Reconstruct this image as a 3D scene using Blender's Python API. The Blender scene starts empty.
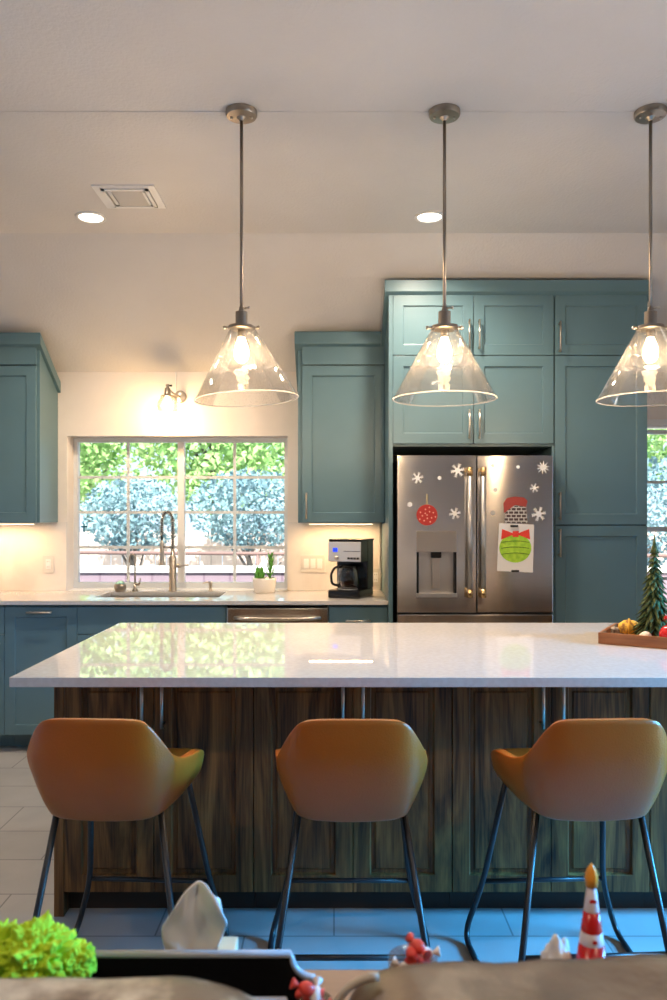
import bpy, bmesh, math, random
from mathutils import Vector, Matrix, noise
random.seed(7)
R = math.radians
PI = math.pi
sc = bpy.context.scene
C = sc.collection
F = 780.0; CX = 334.0; HY = 516.0; EYE = 1.43
def X(px, d): return (px - CX) * d / F
def Z(py, d): return EYE - (py - HY) * d / F

# ------------------------------------------------------------------ materials
def mat(name, col=(.8, .8, .8), rough=.5, metal=0, spec=.5, **kw):
    m = bpy.data.materials.new(name); m.use_nodes = True
    b = m.node_tree.nodes['Principled BSDF']
    b.inputs['Base Color'].default_value = (*col, 1)
    b.inputs['Roughness'].default_value = rough
    b.inputs['Metallic'].default_value = metal
    b.inputs['Specular IOR Level'].default_value = spec
    for k, v in kw.items():
        b.inputs[k.replace('_', ' ')].default_value = v
    return m
def nd(m, t, **kw):
    n = m.node_tree.nodes.new(t)
    for k, v in kw.items(): setattr(n, k, v)
    return n
def lk(m, a, b): m.node_tree.links.new(a, b)
def coords(m, scale=(1, 1, 1), rot=(0, 0, 0), kind='Object'):
    tc = nd(m, 'ShaderNodeTexCoord'); mp = nd(m, 'ShaderNodeMapping')
    mp.inputs['Scale'].default_value = scale; mp.inputs['Rotation'].default_value = rot
    lk(m, tc.outputs[kind], mp.inputs['Vector']); return mp.outputs['Vector']
def noisy(m, c1, c2, scale=8, vec=(1, 1, 1), detail=4, lo=.35, hi=.65, bump=0, rot=(0, 0, 0), bscale=None, dist=0):
    b = m.node_tree.nodes['Principled BSDF']
    v = coords(m, vec, rot)
    n = nd(m, 'ShaderNodeTexNoise'); n.inputs['Scale'].default_value = scale; n.inputs['Detail'].default_value = detail
    n.inputs['Distortion'].default_value = dist
    lk(m, v, n.inputs['Vector'])
    r = nd(m, 'ShaderNodeValToRGB'); e = r.color_ramp.elements
    e[0].position = lo; e[0].color = (*c1, 1); e[1].position = hi; e[1].color = (*c2, 1)
    lk(m, n.outputs['Fac'], r.inputs['Fac']); lk(m, r.outputs['Color'], b.inputs['Base Color'])
    if bump:
        n2 = n
        if bscale:
            n2 = nd(m, 'ShaderNodeTexNoise'); n2.inputs['Scale'].default_value = bscale; n2.inputs['Detail'].default_value = 3
            lk(m, v, n2.inputs['Vector'])
        bp = nd(m, 'ShaderNodeBump'); bp.inputs['Strength'].default_value = bump; bp.inputs['Distance'].default_value = .01
        lk(m, n2.outputs['Fac'], bp.inputs['Height']); lk(m, bp.outputs['Normal'], b.inputs['Normal'])
    return m
def emit(name, col, s):
    m = bpy.data.materials.new(name); m.use_nodes = True
    nt = m.node_tree; nt.nodes.clear()
    e = nt.nodes.new('ShaderNodeEmission'); e.inputs['Color'].default_value = (*col, 1); e.inputs['Strength'].default_value = s
    o = nt.nodes.new('ShaderNodeOutputMaterial'); nt.links.new(e.outputs[0], o.inputs['Surface']); return m
def glass(name, tint=(1, 1, 1), ior=1.45, rough=.0, haze=0.0, seeds=False, boost=1.0):
    m = bpy.data.materials.new(name); m.use_nodes = True
    nt = m.node_tree; nt.nodes.clear(); N = nt.nodes.new; L = nt.links.new
    t = N('ShaderNodeBsdfTransparent'); t.inputs['Color'].default_value = (*tint, 1)
    g = N('ShaderNodeBsdfGlossy'); g.inputs['Roughness'].default_value = rough
    f = N('ShaderNodeFresnel'); f.inputs['IOR'].default_value = ior
    mu = N('ShaderNodeMath'); mu.operation = 'MULTIPLY'; mu.inputs[1].default_value = boost; mu.use_clamp = True
    L(f.outputs[0], mu.inputs[0])
    mx = N('ShaderNodeMixShader'); L(mu.outputs[0], mx.inputs[0]); L(t.outputs[0], mx.inputs[1]); L(g.outputs[0], mx.inputs[2])
    out = N('ShaderNodeOutputMaterial'); last = mx
    if haze or seeds:
        d = N('ShaderNodeBsdfTranslucent'); d.inputs['Color'].default_value = (.95, .93, .9, 1)
        m2 = N('ShaderNodeMixShader'); m2.inputs[0].default_value = haze
        if seeds:
            tc = N('ShaderNodeTexCoord'); v = N('ShaderNodeTexVoronoi'); v.inputs['Scale'].default_value = 105
            L(tc.outputs['Object'], v.inputs['Vector'])
            r = N('ShaderNodeMapRange'); r.inputs['From Min'].default_value = .12; r.inputs['From Max'].default_value = .26
            r.inputs['To Min'].default_value = .24; r.inputs['To Max'].default_value = haze
            L(v.outputs['Distance'], r.inputs['Value']); L(r.outputs[0], m2.inputs[0])
            n = N('ShaderNodeTexNoise'); n.inputs['Scale'].default_value = 60; L(tc.outputs['Object'], n.inputs['Vector'])
            bp = N('ShaderNodeBump'); bp.inputs['Strength'].default_value = .08; bp.inputs['Distance'].default_value = .001
            L(n.outputs['Fac'], bp.inputs['Height']); L(bp.outputs[0], g.inputs['Normal'])
        L(last.outputs[0], m2.inputs[1]); L(d.outputs[0], m2.inputs[2]); last = m2
    L(last.outputs[0], out.inputs['Surface']); return m

M = {}
M['wall'] = noisy(mat('wall_paint', rough=.55), (.75, .69, .64), (.80, .74, .69), 3, bump=.08, bscale=140)
M['ceiling'] = noisy(mat('ceiling_paint', rough=.5), (.60, .585, .58), (.66, .645, .64), 1.2, bump=.25, bscale=70)
M['white'] = mat('white_trim', (.78, .79, .80), .35)
M['vinyl'] = mat('window_vinyl', (.62, .66, .70), .35)
M['teal'] = noisy(mat('teal_paint', rough=.38), (.094, .176, .212), (.100, .185, .222), 5)
M['quartz'] = noisy(mat('white_quartz', rough=.018, spec=.75), (.55, .52, .49), (.60, .57, .54), 60, detail=2)
M['splash'] = noisy(mat('backsplash_quartz', rough=.2), (.72, .68, .65), (.78, .74, .71), 2.2, lo=.4, hi=.6, dist=2)
M['steel'] = mat('stainless', (.52, .50, .48), .34, .85)
M['nickel'] = mat('satin_nickel', (.56, .50, .43), .28, 1)
M['bronze'] = mat('brushed_bronze', (.36, .31, .26), .36, 1)
M['black'] = mat('black_metal', (.012, .014, .018), .38)
M['plastic'] = mat('black_plastic', (.008, .008, .009), .22, 0, .35)
M['dark'] = mat('dark_gap', (.01, .01, .01), .7)
M['glass'] = glass('window_glass', (1, 1, 1), 1.45, boost=.8)
M['shade'] = glass('seeded_glass', (.985, .985, .98), 1.45, .03, haze=.007, seeds=True, boost=.55)
M['clear'] = glass('clear_glass', (.97, .97, .97), 1.45, .02, boost=.6)
M['pot'] = mat('pot_ceramic', (.8, .77, .73), .35)
M['leather'] = noisy(mat('tan_leather', rough=.36, spec=.4), (.34, .085, .006), (.42, .108, .009), 3, bump=.12, bscale=220)
M['sofa'] = noisy(mat('brown_leather', rough=.38), (.075, .040, .022), (.17, .098, .055), 7, bump=.4, bscale=16, lo=.3, hi=.7)
M['sofa_highlight'] = noisy(mat('highlight_leather', rough=.36), (.11, .058, .030), (.46, .34, .22), 12, vec=(1, 1, 2), lo=.45, hi=.60, bump=.3, bscale=14)  # pale blotches paint out-of-focus highlights into the leather colour
M['table'] = noisy(mat('console_wood', rough=.4), (.20, .085, .04), (.30, .14, .07), 3, vec=(1, 12, 12))
M['traywood'] = noisy(mat('tray_wood', rough=.4), (.22, .075, .022), (.34, .13, .045), 4, vec=(2, 14, 14))
M['moss'] = noisy(mat('moss', rough=.9), (.30, .47, .01), (.52, .72, .03), 25)
M['leaf'] = noisy(mat('succulent', rough=.5), (.05, .22, .03), (.14, .42, .06), 30)
M['red'] = mat('red_gloss', (.55, .012, .012), .2)
M['candyred'] = mat('candy_red', (.75, .07, .05), .3)
M['candywhite'] = mat('candy_white', (.8, .72, .68), .4)
M['tissue'] = mat('tissue_paper', (.78, .76, .75), .8)
M['orange'] = mat('orange_flame', (.9, .35, .03), .4)
M['yellow'] = mat('yellow', (.75, .42, .05), .6)

def wood_island():
    m = mat('dark_oak', rough=.45, spec=.35); b = m.node_tree.nodes['Principled BSDF']
    v = coords(m, (3.6, 3.6, .42)); n = nd(m, 'ShaderNodeTexNoise'); n.inputs['Scale'].default_value = 3.0; n.inputs['Detail'].default_value = 6; n.inputs['Distortion'].default_value = 2.4
    lk(m, v, n.inputs['Vector'])
    v2 = coords(m, (60, 60, 2)); n2 = nd(m, 'ShaderNodeTexNoise'); n2.inputs['Scale'].default_value = 3; n2.inputs['Detail'].default_value = 3
    lk(m, v2, n2.inputs['Vector'])
    mm = nd(m, 'ShaderNodeMath', operation='MULTIPLY_ADD'); mm.inputs[1].default_value = .36
    lk(m, n2.outputs['Fac'], mm.inputs[0]); lk(m, n.outputs['Fac'], mm.inputs[2])
    r = nd(m, 'ShaderNodeValToRGB'); e = r.color_ramp.elements
    e[0].position = .46; e[0].color = (.022, .009, .003, 1); e[1].position = .92; e[1].color = (.31, .145, .042, 1)
    x = r.color_ramp.elements.new(.64); x.color = (.12, .053, .016, 1)
    lk(m, mm.outputs[0], r.inputs['Fac']); lk(m, r.outputs['Color'], b.inputs['Base Color'])
    bp = nd(m, 'ShaderNodeBump'); bp.inputs['Strength'].default_value = .15; bp.inputs['Distance'].default_value = .004
    lk(m, mm.outputs[0], bp.inputs['Height']); lk(m, bp.outputs[0], b.inputs['Normal']); return m
M['oak'] = wood_island()
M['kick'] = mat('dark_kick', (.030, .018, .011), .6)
M['brass'] = mat('warm_brass', (.62, .42, .2), .25, 1)
M['rim_shine'] = mat('rim_highlight', (.40, .42, .46), .3)  # pale grey stands in for the highlight along the black tray's rim
def tile():
    m = mat('floor_tile', rough=.42, spec=.4); b = m.node_tree.nodes['Principled BSDF']
    v = coords(m); bt = nd(m, 'ShaderNodeTexBrick'); bt.inputs['Scale'].default_value = 1
    bt.inputs['Brick Width'].default_value = .61; bt.inputs['Row Height'].default_value = .295
    bt.inputs['Mortar Size'].default_value = .0035; bt.inputs['Mortar Smooth'].default_value = .2
    bt.inputs['Color1'].default_value = (.33, .335, .34, 1); bt.inputs['Color2'].default_value = (.37, .372, .375, 1); bt.inputs['Mortar'].default_value = (.17, .17, .175, 1)
    lk(m, v, bt.inputs['Vector'])
    n = nd(m, 'ShaderNodeTexNoise'); n.inputs['Scale'].default_value = 2.5; n.inputs['Detail'].default_value = 5; lk(m, v, n.inputs['Vector'])
    mr = nd(m, 'ShaderNodeMapRange'); mr.inputs['From Min'].default_value = .3; mr.inputs['From Max'].default_value = .7; mr.inputs['To Min'].default_value = .85; mr.inputs['To Max'].default_value = 1.08
    lk(m, n.outputs['Fac'], mr.inputs['Value'])
    mx = nd(m, 'ShaderNodeVectorMath', operation='SCALE'); lk(m, bt.outputs['Color'], mx.inputs[0]); lk(m, mr.outputs[0], mx.inputs['Scale'])
    lk(m, mx.outputs[0], b.inputs['Base Color']); return m
M['tile'] = tile()
def brushed(name, col, rough, an=.85, rot=0.0):
    m = mat(name, col, rough, 1); b = m.node_tree.nodes['Principled BSDF']
    b.inputs['Anisotropic'].default_value = an; b.inputs['Anisotropic Rotation'].default_value = rot
    t = nd(m, 'ShaderNodeTangent', direction_type='RADIAL', axis='Z'); lk(m, t.outputs[0], b.inputs['Tangent'])
    v = coords(m, (1, 1, 160)); n = nd(m, 'ShaderNodeTexNoise'); n.inputs['Scale'].default_value = 3; lk(m, v, n.inputs['Vector'])
    mr = nd(m, 'ShaderNodeMapRange'); mr.inputs['To Min'].default_value = rough - .04; mr.inputs['To Max'].default_value = rough + .06
    lk(m, n.outputs['Fac'], mr.inputs['Value']); lk(m, mr.outputs[0], b.inputs['Roughness']); return m
M['fridge'] = brushed('brushed_stainless', (.66, .63, .60), .17, .95, .25)

# ------------------------------------------------------------------ mesh helpers
def obj(name, bm, m, parent=None, smooth=False, loc=None):
    me = bpy.data.meshes.new(name)
    bmesh.ops.recalc_face_normals(bm, faces=bm.faces)
    bm.to_mesh(me); bm.free()
    o = bpy.data.objects.new(name, me); C.objects.link(o)
    ms = m if isinstance(m, (list, tuple)) else [m]
    for x in ms: me.materials.append(x)
    if smooth:
        for p in me.polygons: p.use_smooth = True
    if parent: o.parent = parent
    if loc is not None: o.location = loc
    return o
def soft(o, ang=35):
    me = o.data
    for p in me.polygons: p.use_smooth = True
    md = o.modifiers.new('edge', 'EDGE_SPLIT'); md.split_angle = R(ang); return o
def tag(o, label, cat, group=None):
    o['label'] = label; o['category'] = cat
    if group: o['group'] = group
    return o
def thing(name, label, cat, loc=(0, 0, 0), rz=0, group=None):
    o = bpy.data.objects.new(name, None); C.objects.link(o); o.location = loc; o.rotation_euler = (0, 0, rz)
    o.empty_display_size = .05
    return tag(o, label, cat, group)
def struct(o): o['kind'] = 'structure'; return o
def box(bm, x0, x1, y0, y1, z0, z1, bev=0, mi=0):
    g = bmesh.ops.create_cube(bm, size=1)
    vs = g['verts']
    for v in vs:
        v.co = Vector((x0 + (v.co.x + .5) * (x1 - x0), y0 + (v.co.y + .5) * (y1 - y0), z0 + (v.co.z + .5) * (z1 - z0)))
    fs = {f for v in vs for f in v.link_faces}
    for f in fs: f.material_index = mi
    if bev:
        es = list({e for v in vs for e in v.link_edges})
        r = bmesh.ops.bevel(bm, geom=es, offset=bev, segments=2, affect='EDGES', profile=.7)
        for f in r['faces']: f.material_index = mi
    return vs
def bx(name, x0, x1, y0, y1, z0, z1, m, parent=None, bev=0):
    bm = bmesh.new(); box(bm, x0, x1, y0, y1, z0, z1, bev); return obj(name, bm, m, parent)
def tube(bm, pts, r, seg=12, cap=True, mi=0, fillet=0):
    pts = [Vector(p) for p in pts]
    if fillet: pts = round_path(pts, fillet)
    rs = r if isinstance(r, (list, tuple)) else [r] * len(pts)
    rings = []; up = None
    for i, p in enumerate(pts):
        a = pts[max(i - 1, 0)]; b = pts[min(i + 1, len(pts) - 1)]
        t = (b - a).normalized()
        if up is None:
            up = Vector((0, 0, 1)) if abs(t.z) < .9 else Vector((1, 0, 0))
        u = (up - t * up.dot(t)).normalized(); w = t.cross(u); up = u
        rings.append([bm.verts.new(p + (u * math.cos(2 * PI * k / seg) + w * math.sin(2 * PI * k / seg)) * rs[i]) for k in range(seg)])
    for i in range(len(rings) - 1):
        for k in range(seg):
            f = bm.faces.new((rings[i][k], rings[i][(k + 1) % seg], rings[i + 1][(k + 1) % seg], rings[i + 1][k])); f.material_index = mi; f.smooth = True
    if cap:
        for rg in (rings[0], rings[-1]): f = bm.faces.new(rg); f.material_index = mi
def round_path(pts, r, n=6):
    out = [pts[0]]
    for i in range(1, len(pts) - 1):
        a = (pts[i - 1] - pts[i]); b = (pts[i + 1] - pts[i]); q = min(r, a.length * .49, b.length * .49)
        A = pts[i] + a.normalized() * q; B = pts[i] + b.normalized() * q
        for k in range(n + 1):
            t = k / n; out.append(A * (1 - t) ** 2 + pts[i] * 2 * t * (1 - t) + B * t * t)
    out.append(pts[-1]); return out
def lathe(bm, prof, seg=32, c=(0, 0, 0), mi=0, closed=False, mat4=None):
    rings = []
    for (r, z) in prof:
        if r < 1e-6:
            rings.append([bm.verts.new((c[0], c[1], c[2] + z))])
        else:
            rings.append([bm.verts.new((c[0] + r * math.cos(2 * PI * k / seg), c[1] + r * math.sin(2 * PI * k / seg), c[2] + z)) for k in range(seg)])
    nr = len(rings); rng = range(nr if closed else nr - 1)
    for i in rng:
        a = rings[i]; b = rings[(i + 1) % nr]
        for k in range(seg):
            k2 = (k + 1) % seg
            if len(a) == 1 and len(b) == 1: continue
            if len(a) == 1: vs = (a[0], b[k], b[k2])
            elif len(b) == 1: vs = (a[k], a[k2], b[0])
            else: vs = (a[k], a[k2], b[k2], b[k])
            f = bm.faces.new(vs); f.smooth = True; f.material_index = mi
    if mat4: bmesh.ops.transform(bm, matrix=mat4, verts=[v for r_ in rings for v in r_])
    return rings
def poly(bm, pts, y0, y1, mi=0):
    """outline in (x,z), extruded along y"""
    a = [bm.verts.new((p[0], y0, p[1])) for p in pts]; b = [bm.verts.new((p[0], y1, p[1])) for p in pts]
    n = len(pts)
    for f in (bm.faces.new(a), bm.faces.new(list(reversed(b)))): f.material_index = mi
    for k in range(n):
        f = bm.faces.new((a[k], b[k], b[(k + 1) % n], a[(k + 1) % n])); f.material_index = mi
def ball(bm, c, r, mi=0, sx=1, sy=1, sz=1, seg=20, bumpy=0, bs=8):
    g = bmesh.ops.create_uvsphere(bm, u_segments=seg, v_segments=seg // 2 + 2, radius=r)
    for v in g['verts']:
        k = 1 + bumpy * noise.noise(v.co * bs / max(r, .001) * .2 + Vector(c) * 7) if bumpy else 1
        v.co = Vector((v.co.x * sx * k + c[0], v.co.y * sy * k + c[1], v.co.z * sz * k + c[2]))
    for f in {f for v in g['verts'] for f in v.link_faces}: f.material_index = mi; f.smooth = True

# shaker door: one mesh with recessed centre panel, facing -y at y=yf
def shaker(name, x0, x1, z0, z1, yf, m, parent, stile=.06, rec=.009, th=.02, rail=None, inner=0):
    bm = bmesh.new(); rail = rail or stile
    xs = [x0, x0 + stile, x1 - stile, x1]; zs = [z0, z0 + rail, z1 - rail, z1]
    g = {}
    for i, x in enumerate(xs):
        for j, z in enumerate(zs): g[i, j] = bm.verts.new((x, yf, z))
    b = {}
    for i in (0, 3):
        for j in (0, 3): b[i, j] = bm.verts.new((xs[i], yf + th, zs[j]))
    for i in range(3):
        for j in range(3):
            if i == 1 and j == 1: continue
            bm.faces.new((g[i, j], g[i + 1, j], g[i + 1, j + 1], g[i, j + 1]))
    s = rec * .35
    q = [bm.verts.new((xs[i] + (s if i == 1 else -s), yf + rec, zs[j] + (s if j == 1 else -s))) for i, j in ((1, 1), (2, 1), (2, 2), (1, 2))]
    p = [g[1, 1], g[2, 1], g[2, 2], g[1, 2]]
    for k in range(4): bm.faces.new((p[k], q[k], q[(k + 1) % 4], p[(k + 1) % 4]))
    if inner:   # raised inner bead for oak doors
        q2 = [bm.verts.new((v.co.x + (inner if k in (0, 3) else -inner), yf + rec, v.co.z + (inner if k in (0, 1) else -inner))) for k, v in enumerate(q)]
        q3 = [bm.verts.new((v.co.x + (.006 if k in (0, 3) else -.006), yf + rec - .005, v.co.z + (.006 if k in (0, 1) else -.006))) for k, v in enumerate(q2)]
        for A, B in ((q, q2), (q2, q3)):
            for k in range(4): bm.faces.new((A[k], B[k], B[(k + 1) % 4], A[(k + 1) % 4]))
        bm.faces.new(q3)
    else: bm.faces.new(q)
    rim = [g[0, 0], g[1, 0], g[2, 0], g[3, 0]]; bm.faces.new(rim[::1] + [b[3, 0], b[0, 0]])
    bm.faces.new([g[0, 3], g[1, 3], g[2, 3], g[3, 3], b[3, 3], b[0, 3]])
    bm.faces.new([g[0, 0], g[0, 1], g[0, 2], g[0, 3], b[0, 3], b[0, 0]])
    bm.faces.new([g[3, 0], g[3, 1], g[3, 2], g[3, 3], b[3, 3], b[3, 0]])
    bm.faces.new([b[0, 0], b[3, 0], b[3, 3], b[0, 3]])
    o = obj(name, bm, m, parent)
    md = o.modifiers.new('b', 'BEVEL'); md.width = .0015; md.segments = 2; md.limit_method = 'ANGLE'; md.angle_limit = R(50)
    return o
def slab(name, x0, x1, z0, z1, yf, m, parent, th=.02):
    return bx(name, x0, x1, yf, yf + th, z0, z1, m, parent, .0015)
def pull(parent, x, z0, z1, yf, m=None, vertical=True, r=.0055, off=.032, x1=None):
    bm = bmesh.new()
    if vertical:
        tube(bm, [(x, yf - off, z0), (x, yf - off, z1)], r)
        for z in (z0 + .012, z1 - .012): tube(bm, [(x, yf + .001, z), (x, yf - off, z)], r * .9)
    else:
        tube(bm, [(x, yf - off, z0), (x1, yf - off, z0)], r)
        for q in (x + .012, x1 - .012): tube(bm, [(q, yf + .001, z0), (q, yf - off, z0)], r * .9)
    return obj('handle', bm, m or M['nickel'], parent, True)

# ------------------------------------------------------------------ ROOM SHELL
YW = 5.33; YI = 3.09; YS = 4.42; ZC = 3.033; ZW = 2.414
XL, XR, YB = -3.3, 3.5, -3.0
def wall_with_holes(name, u0, u1, z0, z1, holes, mk):
    us = sorted({u0, u1, *[h[0] for h in holes], *[h[1] for h in holes]}); zs = sorted({z0, z1, *[h[2] for h in holes], *[h[3] for h in holes]})
    bm = bmesh.new()
    for a, b in zip(us, us[1:]):
        for c, d in zip(zs, zs[1:]):
            if any(h[0] <= (a + b) / 2 <= h[1] and h[2] <= (c + d) / 2 <= h[3] for h in holes): continue
            mk(bm, a, b, c, d)
    bmesh.ops.remove_doubles(bm, verts=bm.verts, dist=1e-5)
    # drop interior double faces
    seen = {}
    for f in list(bm.faces):
        k = tuple(sorted(v.index for v in f.verts)) if False else tuple(sorted((round(v.co.x, 4), round(v.co.y, 4), round(v.co.z, 4)) for v in f.verts))
        seen.setdefault(k, []).append(f)
    kill = [f for v in seen.values() if len(v) > 1 for f in v]
    bmesh.ops.delete(bm, geom=kill, context='FACES')
    return struct(obj(name, bm, M['wall']))
W1 = (X(67, YW), X(287.5, YW), .90, Z(436, YW))
W2 = (2.125, 3.17, .62, 2.05)
wall_with_holes('wall_back', XL - .2, XR + .2, -.1, ZW + .05, [W1, W2], lambda bm, a, b, c, d: box(bm, a, b, YW, YW + .22, c, d))
DR = (.55, 2.75, .0, 2.15)   # unseen patio door added in the right wall so light reaches the floor (y0,y1,z0,z1)
wall_with_holes('wall_right', YB, YW + .2, -.1, 3.3, [DR], lambda bm, a, b, c, d: box(bm, XR, XR + .2, a, b, c, d))
W4 = (.3, 2.3, .9, 2.2)
wall_with_holes('wall_left', YB, YW + .2, -.1, 3.3, [], lambda bm, a, b, c, d: box(bm, XL - .2, XL, a, b, c, d))
wall_with_holes('wall_front', XL - .2, XR + .2, -.1, 3.3, [], lambda bm, a, b, c, d: box(bm, a, b, YB - .2, YB, c, d))
struct(bx('floor', XL - .2, XR + .2, YB - .2, YW + .2, -.12, 0, M['tile']))
bm = bmesh.new()
prof = [(YB - .2, ZC + .010), (YI - .003, ZC + .0005), (YI, ZC + .003), (YI + .003, ZC), (YS, ZC), (YW, ZW), (YW + .22, ZW)]
a = [bm.verts.new((XL - .2, y, z)) for y, z in prof] + [bm.verts.new((XL - .2, YW + .22, 3.4)), bm.verts.new((XL - .2, YB - .2, 3.4))]
b = [bm.verts.new((XR + .2, v.co.y, v.co.z)) for v in a]
bm.faces.new(a); bm.faces.new(b[::-1])
for k in range(len(a)): bm.faces.new((a[k], b[k], b[(k + 1) % len(a)], a[(k + 1) % len(a)]))
struct(obj('ceiling', bm, M['ceiling']))

def window(name, x0, x1, z0, z1, y, rows, cols, sashes=1, fr=.03, centre=.05, lift=0):
    w = bpy.data.objects.new(name, None); C.objects.link(w); struct(w)
    bm = bmesh.new(); d0, d1 = y, y + .05
    box(bm, x0 + fr, x1 - fr, d0 + .001, d1, z0, z0 + fr + .01); box(bm, x0 + fr, x1 - fr, d0 + .001, d1, z1 - fr, z1)
    box(bm, x0 + .0005, x0 + fr, d0, d1, z0 + .0005, z1 - .0005); box(bm, x1 - fr, x1 - .0005, d0, d1, z0 + .0005, z1 - .0005)
    obj('window_frame', bm, M['vinyl'], w)
    ix0, ix1, iz0, iz1 = x0 + fr, x1 - fr, z0 + fr + .01, z1 - fr
    segs = [(ix0, ix1)]
    if sashes == 2:
        c = (ix0 + ix1) / 2; bx('mullion', c - centre / 2, c + centre / 2, y - .006, y + .045, iz0, iz1, M['white'], w, .003)
        segs = [(ix0, c - centre / 2), (c + centre / 2, ix1)]
    for (a, b) in segs:
        g = bx('pane', a, b, y + .025, y + .029, iz0, iz1, M['glass'], w)
        bm = bmesh.new()
        for k in range(1, cols):
            q = a + (b - a) * k / cols; box(bm, q - .010, q + .010, y + .012, y + .024, iz0, iz1)
        for k in range(1, rows):
            q = iz0 + (iz1 - iz0) * k / rows; box(bm, a, b, y + .0125, y + .0235, q - .010, q + .010)
        obj('muntin_grid', bm, M['vinyl'], g)
    return w
window('window_1', W1[0], W1[1], .925, W1[3], YW + .13, 4, 2, 2, .030, .048)
# sill slab and head liner
wd = bpy.data.objects['window_1']
bx('window_sill', W1[0] + .001, W1[1] - .001, YW, YW + .135, .90, .925, M['white'], wd, .003)
w2 = window('window_2', W2[0], W2[1], W2[2], W2[3] - .02, YW + .10, 4, 3, 1, .028)
bx('meeting_rail', W2[0] + .02, W2[1] - .02, YW + .095, YW + .14, 1.322, 1.355, M['vinyl'], w2, .002)
bm = bmesh.new()
box(bm, W2[0] - .05, W2[1] + .05, YW - .012, YW, W2[3], W2[3] + .04, .002)
obj('window_head_casing', bm, M['white'], w2)
bx('window_sill', W2[0] - .04, W2[1] + .04, YW - .04, YW + .10, W2[2] - .03, W2[2], M['white'], w2, .003)
# unseen patio door, added in the right wall to let light in
dr = bpy.data.objects.new('door_1', None); C.objects.link(dr); struct(dr)
bm = bmesh.new()
for (a, b, c, d) in ((DR[0], DR[1], 0, .05), (DR[0], DR[1], 2.09, 2.15), (DR[0], DR[0] + .07, 0, 2.15), (DR[1] - .07, DR[1], 0, 2.15), (1.62, 1.70, 0, 2.15)):
    box(bm, XR + .05, XR + .11, a, b, c, d, .003)
obj('door_frame', bm, M['vinyl'], dr)
bx('pane', XR + .075, XR + .08, DR[0] + .07, DR[1] - .07, .05, 2.09, M['glass'], dr)
# baseboards
struct(bx('baseboard_right', XR - .014, XR, 2.8, YW - .001, 0, .10, M['white'])); struct(bx('baseboard_left', XL, XL + .014, YB, 4.70, 0, .10, M['white']))
struct(bx('baseboard_back', 1.90, XR - .014, YW - .014, YW, 0, .10, M['white']))

# backsplash slab
ZB = 1.387
bm = bmesh.new()
box(bm, XL + .001, W1[0], YW - .012, YW - .0005, .921, ZB); box(bm, W1[1], .312, YW - .012, YW - .0005, .921, ZB)
struct(obj('trim_1', bm, M['splash']))

# ------------------------------------------------------------------ BACK RUN
YF = 4.71       # base door faces
YU = 5.00       # upper door faces
CT = .92
def zb(py): return Z(py, YF)
def xb(px): return X(px, YF)
def base_cab(label, x0, x1, fronts, hollow=False):
    t = thing('base_cabinet', label, 'cabinet', (0, 0, 0))
    bm = bmesh.new()
    if hollow:
        for q in ((x0 + .001, x0 + .018, YF + .021, YW - .002, .105, .893), (x1 - .018, x1 - .001, YF + .021, YW - .002, .105, .893), (x0 + .018, x1 - .018, YF + .021, YW - .002, .105, .125), (x0 + .018, x1 - .018, YF + .021, YF + .04, .125, .893)): box(bm, *q)
    else: box(bm, x0 + .001, x1 - .001, YF + .021, YW - .002, .105, .893)
    box(bm, x0 + .001, x1 - .001, 4.85, YW - .002, 0, .105)
    obj('carcass', bm, M['teal'], t)
    for f in fronts:
        k, a, b, c, d, h = f
        if k == 'slab': o = slab('drawer', a, b, c, d, YF, M['teal'], t)
        elif k == 'door': o = shaker('door', a, b, c, d, YF, M['teal'], t)
        if h == 'h':
            m_ = (a + b) / 2; w = .075 if b - a < .5 else .1
            pull(o, m_ - w, (d - .03) if k == 'door' else (c + d) / 2, 0, YF, vertical=False, x1=m_ + w)
        elif h == 'l': pull(o, a + .03, d - .16, d - .04, YF)
        elif h == 'r': pull(o, b - .03, d - .16, d - .04, YF)
    return t
g = .0015
xa = xb(4.5); xs1 = xb(77); xs2 = xb(226.5); xd2 = xb(328.5); xe = .3245
zt, zm1, zm2, z0 = .8805, .7175, .713, .108
base_cab('teal base cabinet with drawer and door at the far end of the sink counter', xa - .62, xa, [('slab', xa - .62 + g, xa - g, zm1, zt, 'h'), ('door', xa - .62 + g, xa - g, z0, zm2, 'r')])
base_cab('teal base cabinet with one tall panelled front and a horizontal pull under its top', xa, xs1, [('door', xa + g, xs1 - g, z0, zt, 'h')])
mid = (xs1 + xs2) / 2
base_cab('teal base cabinet under the sink with a plain false front over two doors', xs1, xs2, [('slab', xs1 + g, xs2 - g, zm1, zt, ''), ('door', xs1 + g, mid - g, z0, zm2, 'r'), ('door', mid + g, xs2 - g, z0, zm2, 'l')], True)
base_cab('teal base cabinet with a drawer pull below the coffee maker', xd2, xe, [('slab', xd2 + g, xe - g, zm1, zt, 'h'), ('door', xd2 + g, xe - g, z0, zm2, 'l')])
# dishwasher
t = thing('dishwasher', 'stainless steel dishwasher front between the teal base cabinets', 'dishwasher')
bx('body', xs2 + .004, xd2 - .004, YF + .02, YW - .03, .11, .885, M['steel'], t)
dw = bx('door', xs2 + .004, xd2 - .004, YF - .012, YF + .02, .115, .875, M['fridge'], t, .006)
bx('control_strip', xs2 + .006, xd2 - .006, YF - .010, YF + .02, .876, .888, M['plastic'], t)
bm = bmesh.new(); n = 14
tube(bm, [(xs2 + .05 + (xd2 - xs2 - .1) * k / n, YF - .012 - .045 * math.sin(PI * k / n) ** .35 if 0 < k < n else YF - .012, .815) for k in range(n + 1)], .011)
obj('handle', bm, M['nickel'], dw, True)
bx('kick_plate', xs2 + .004, xd2 - .004, 4.85, 4.87, 0, .11, M['dark'], t)

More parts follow.
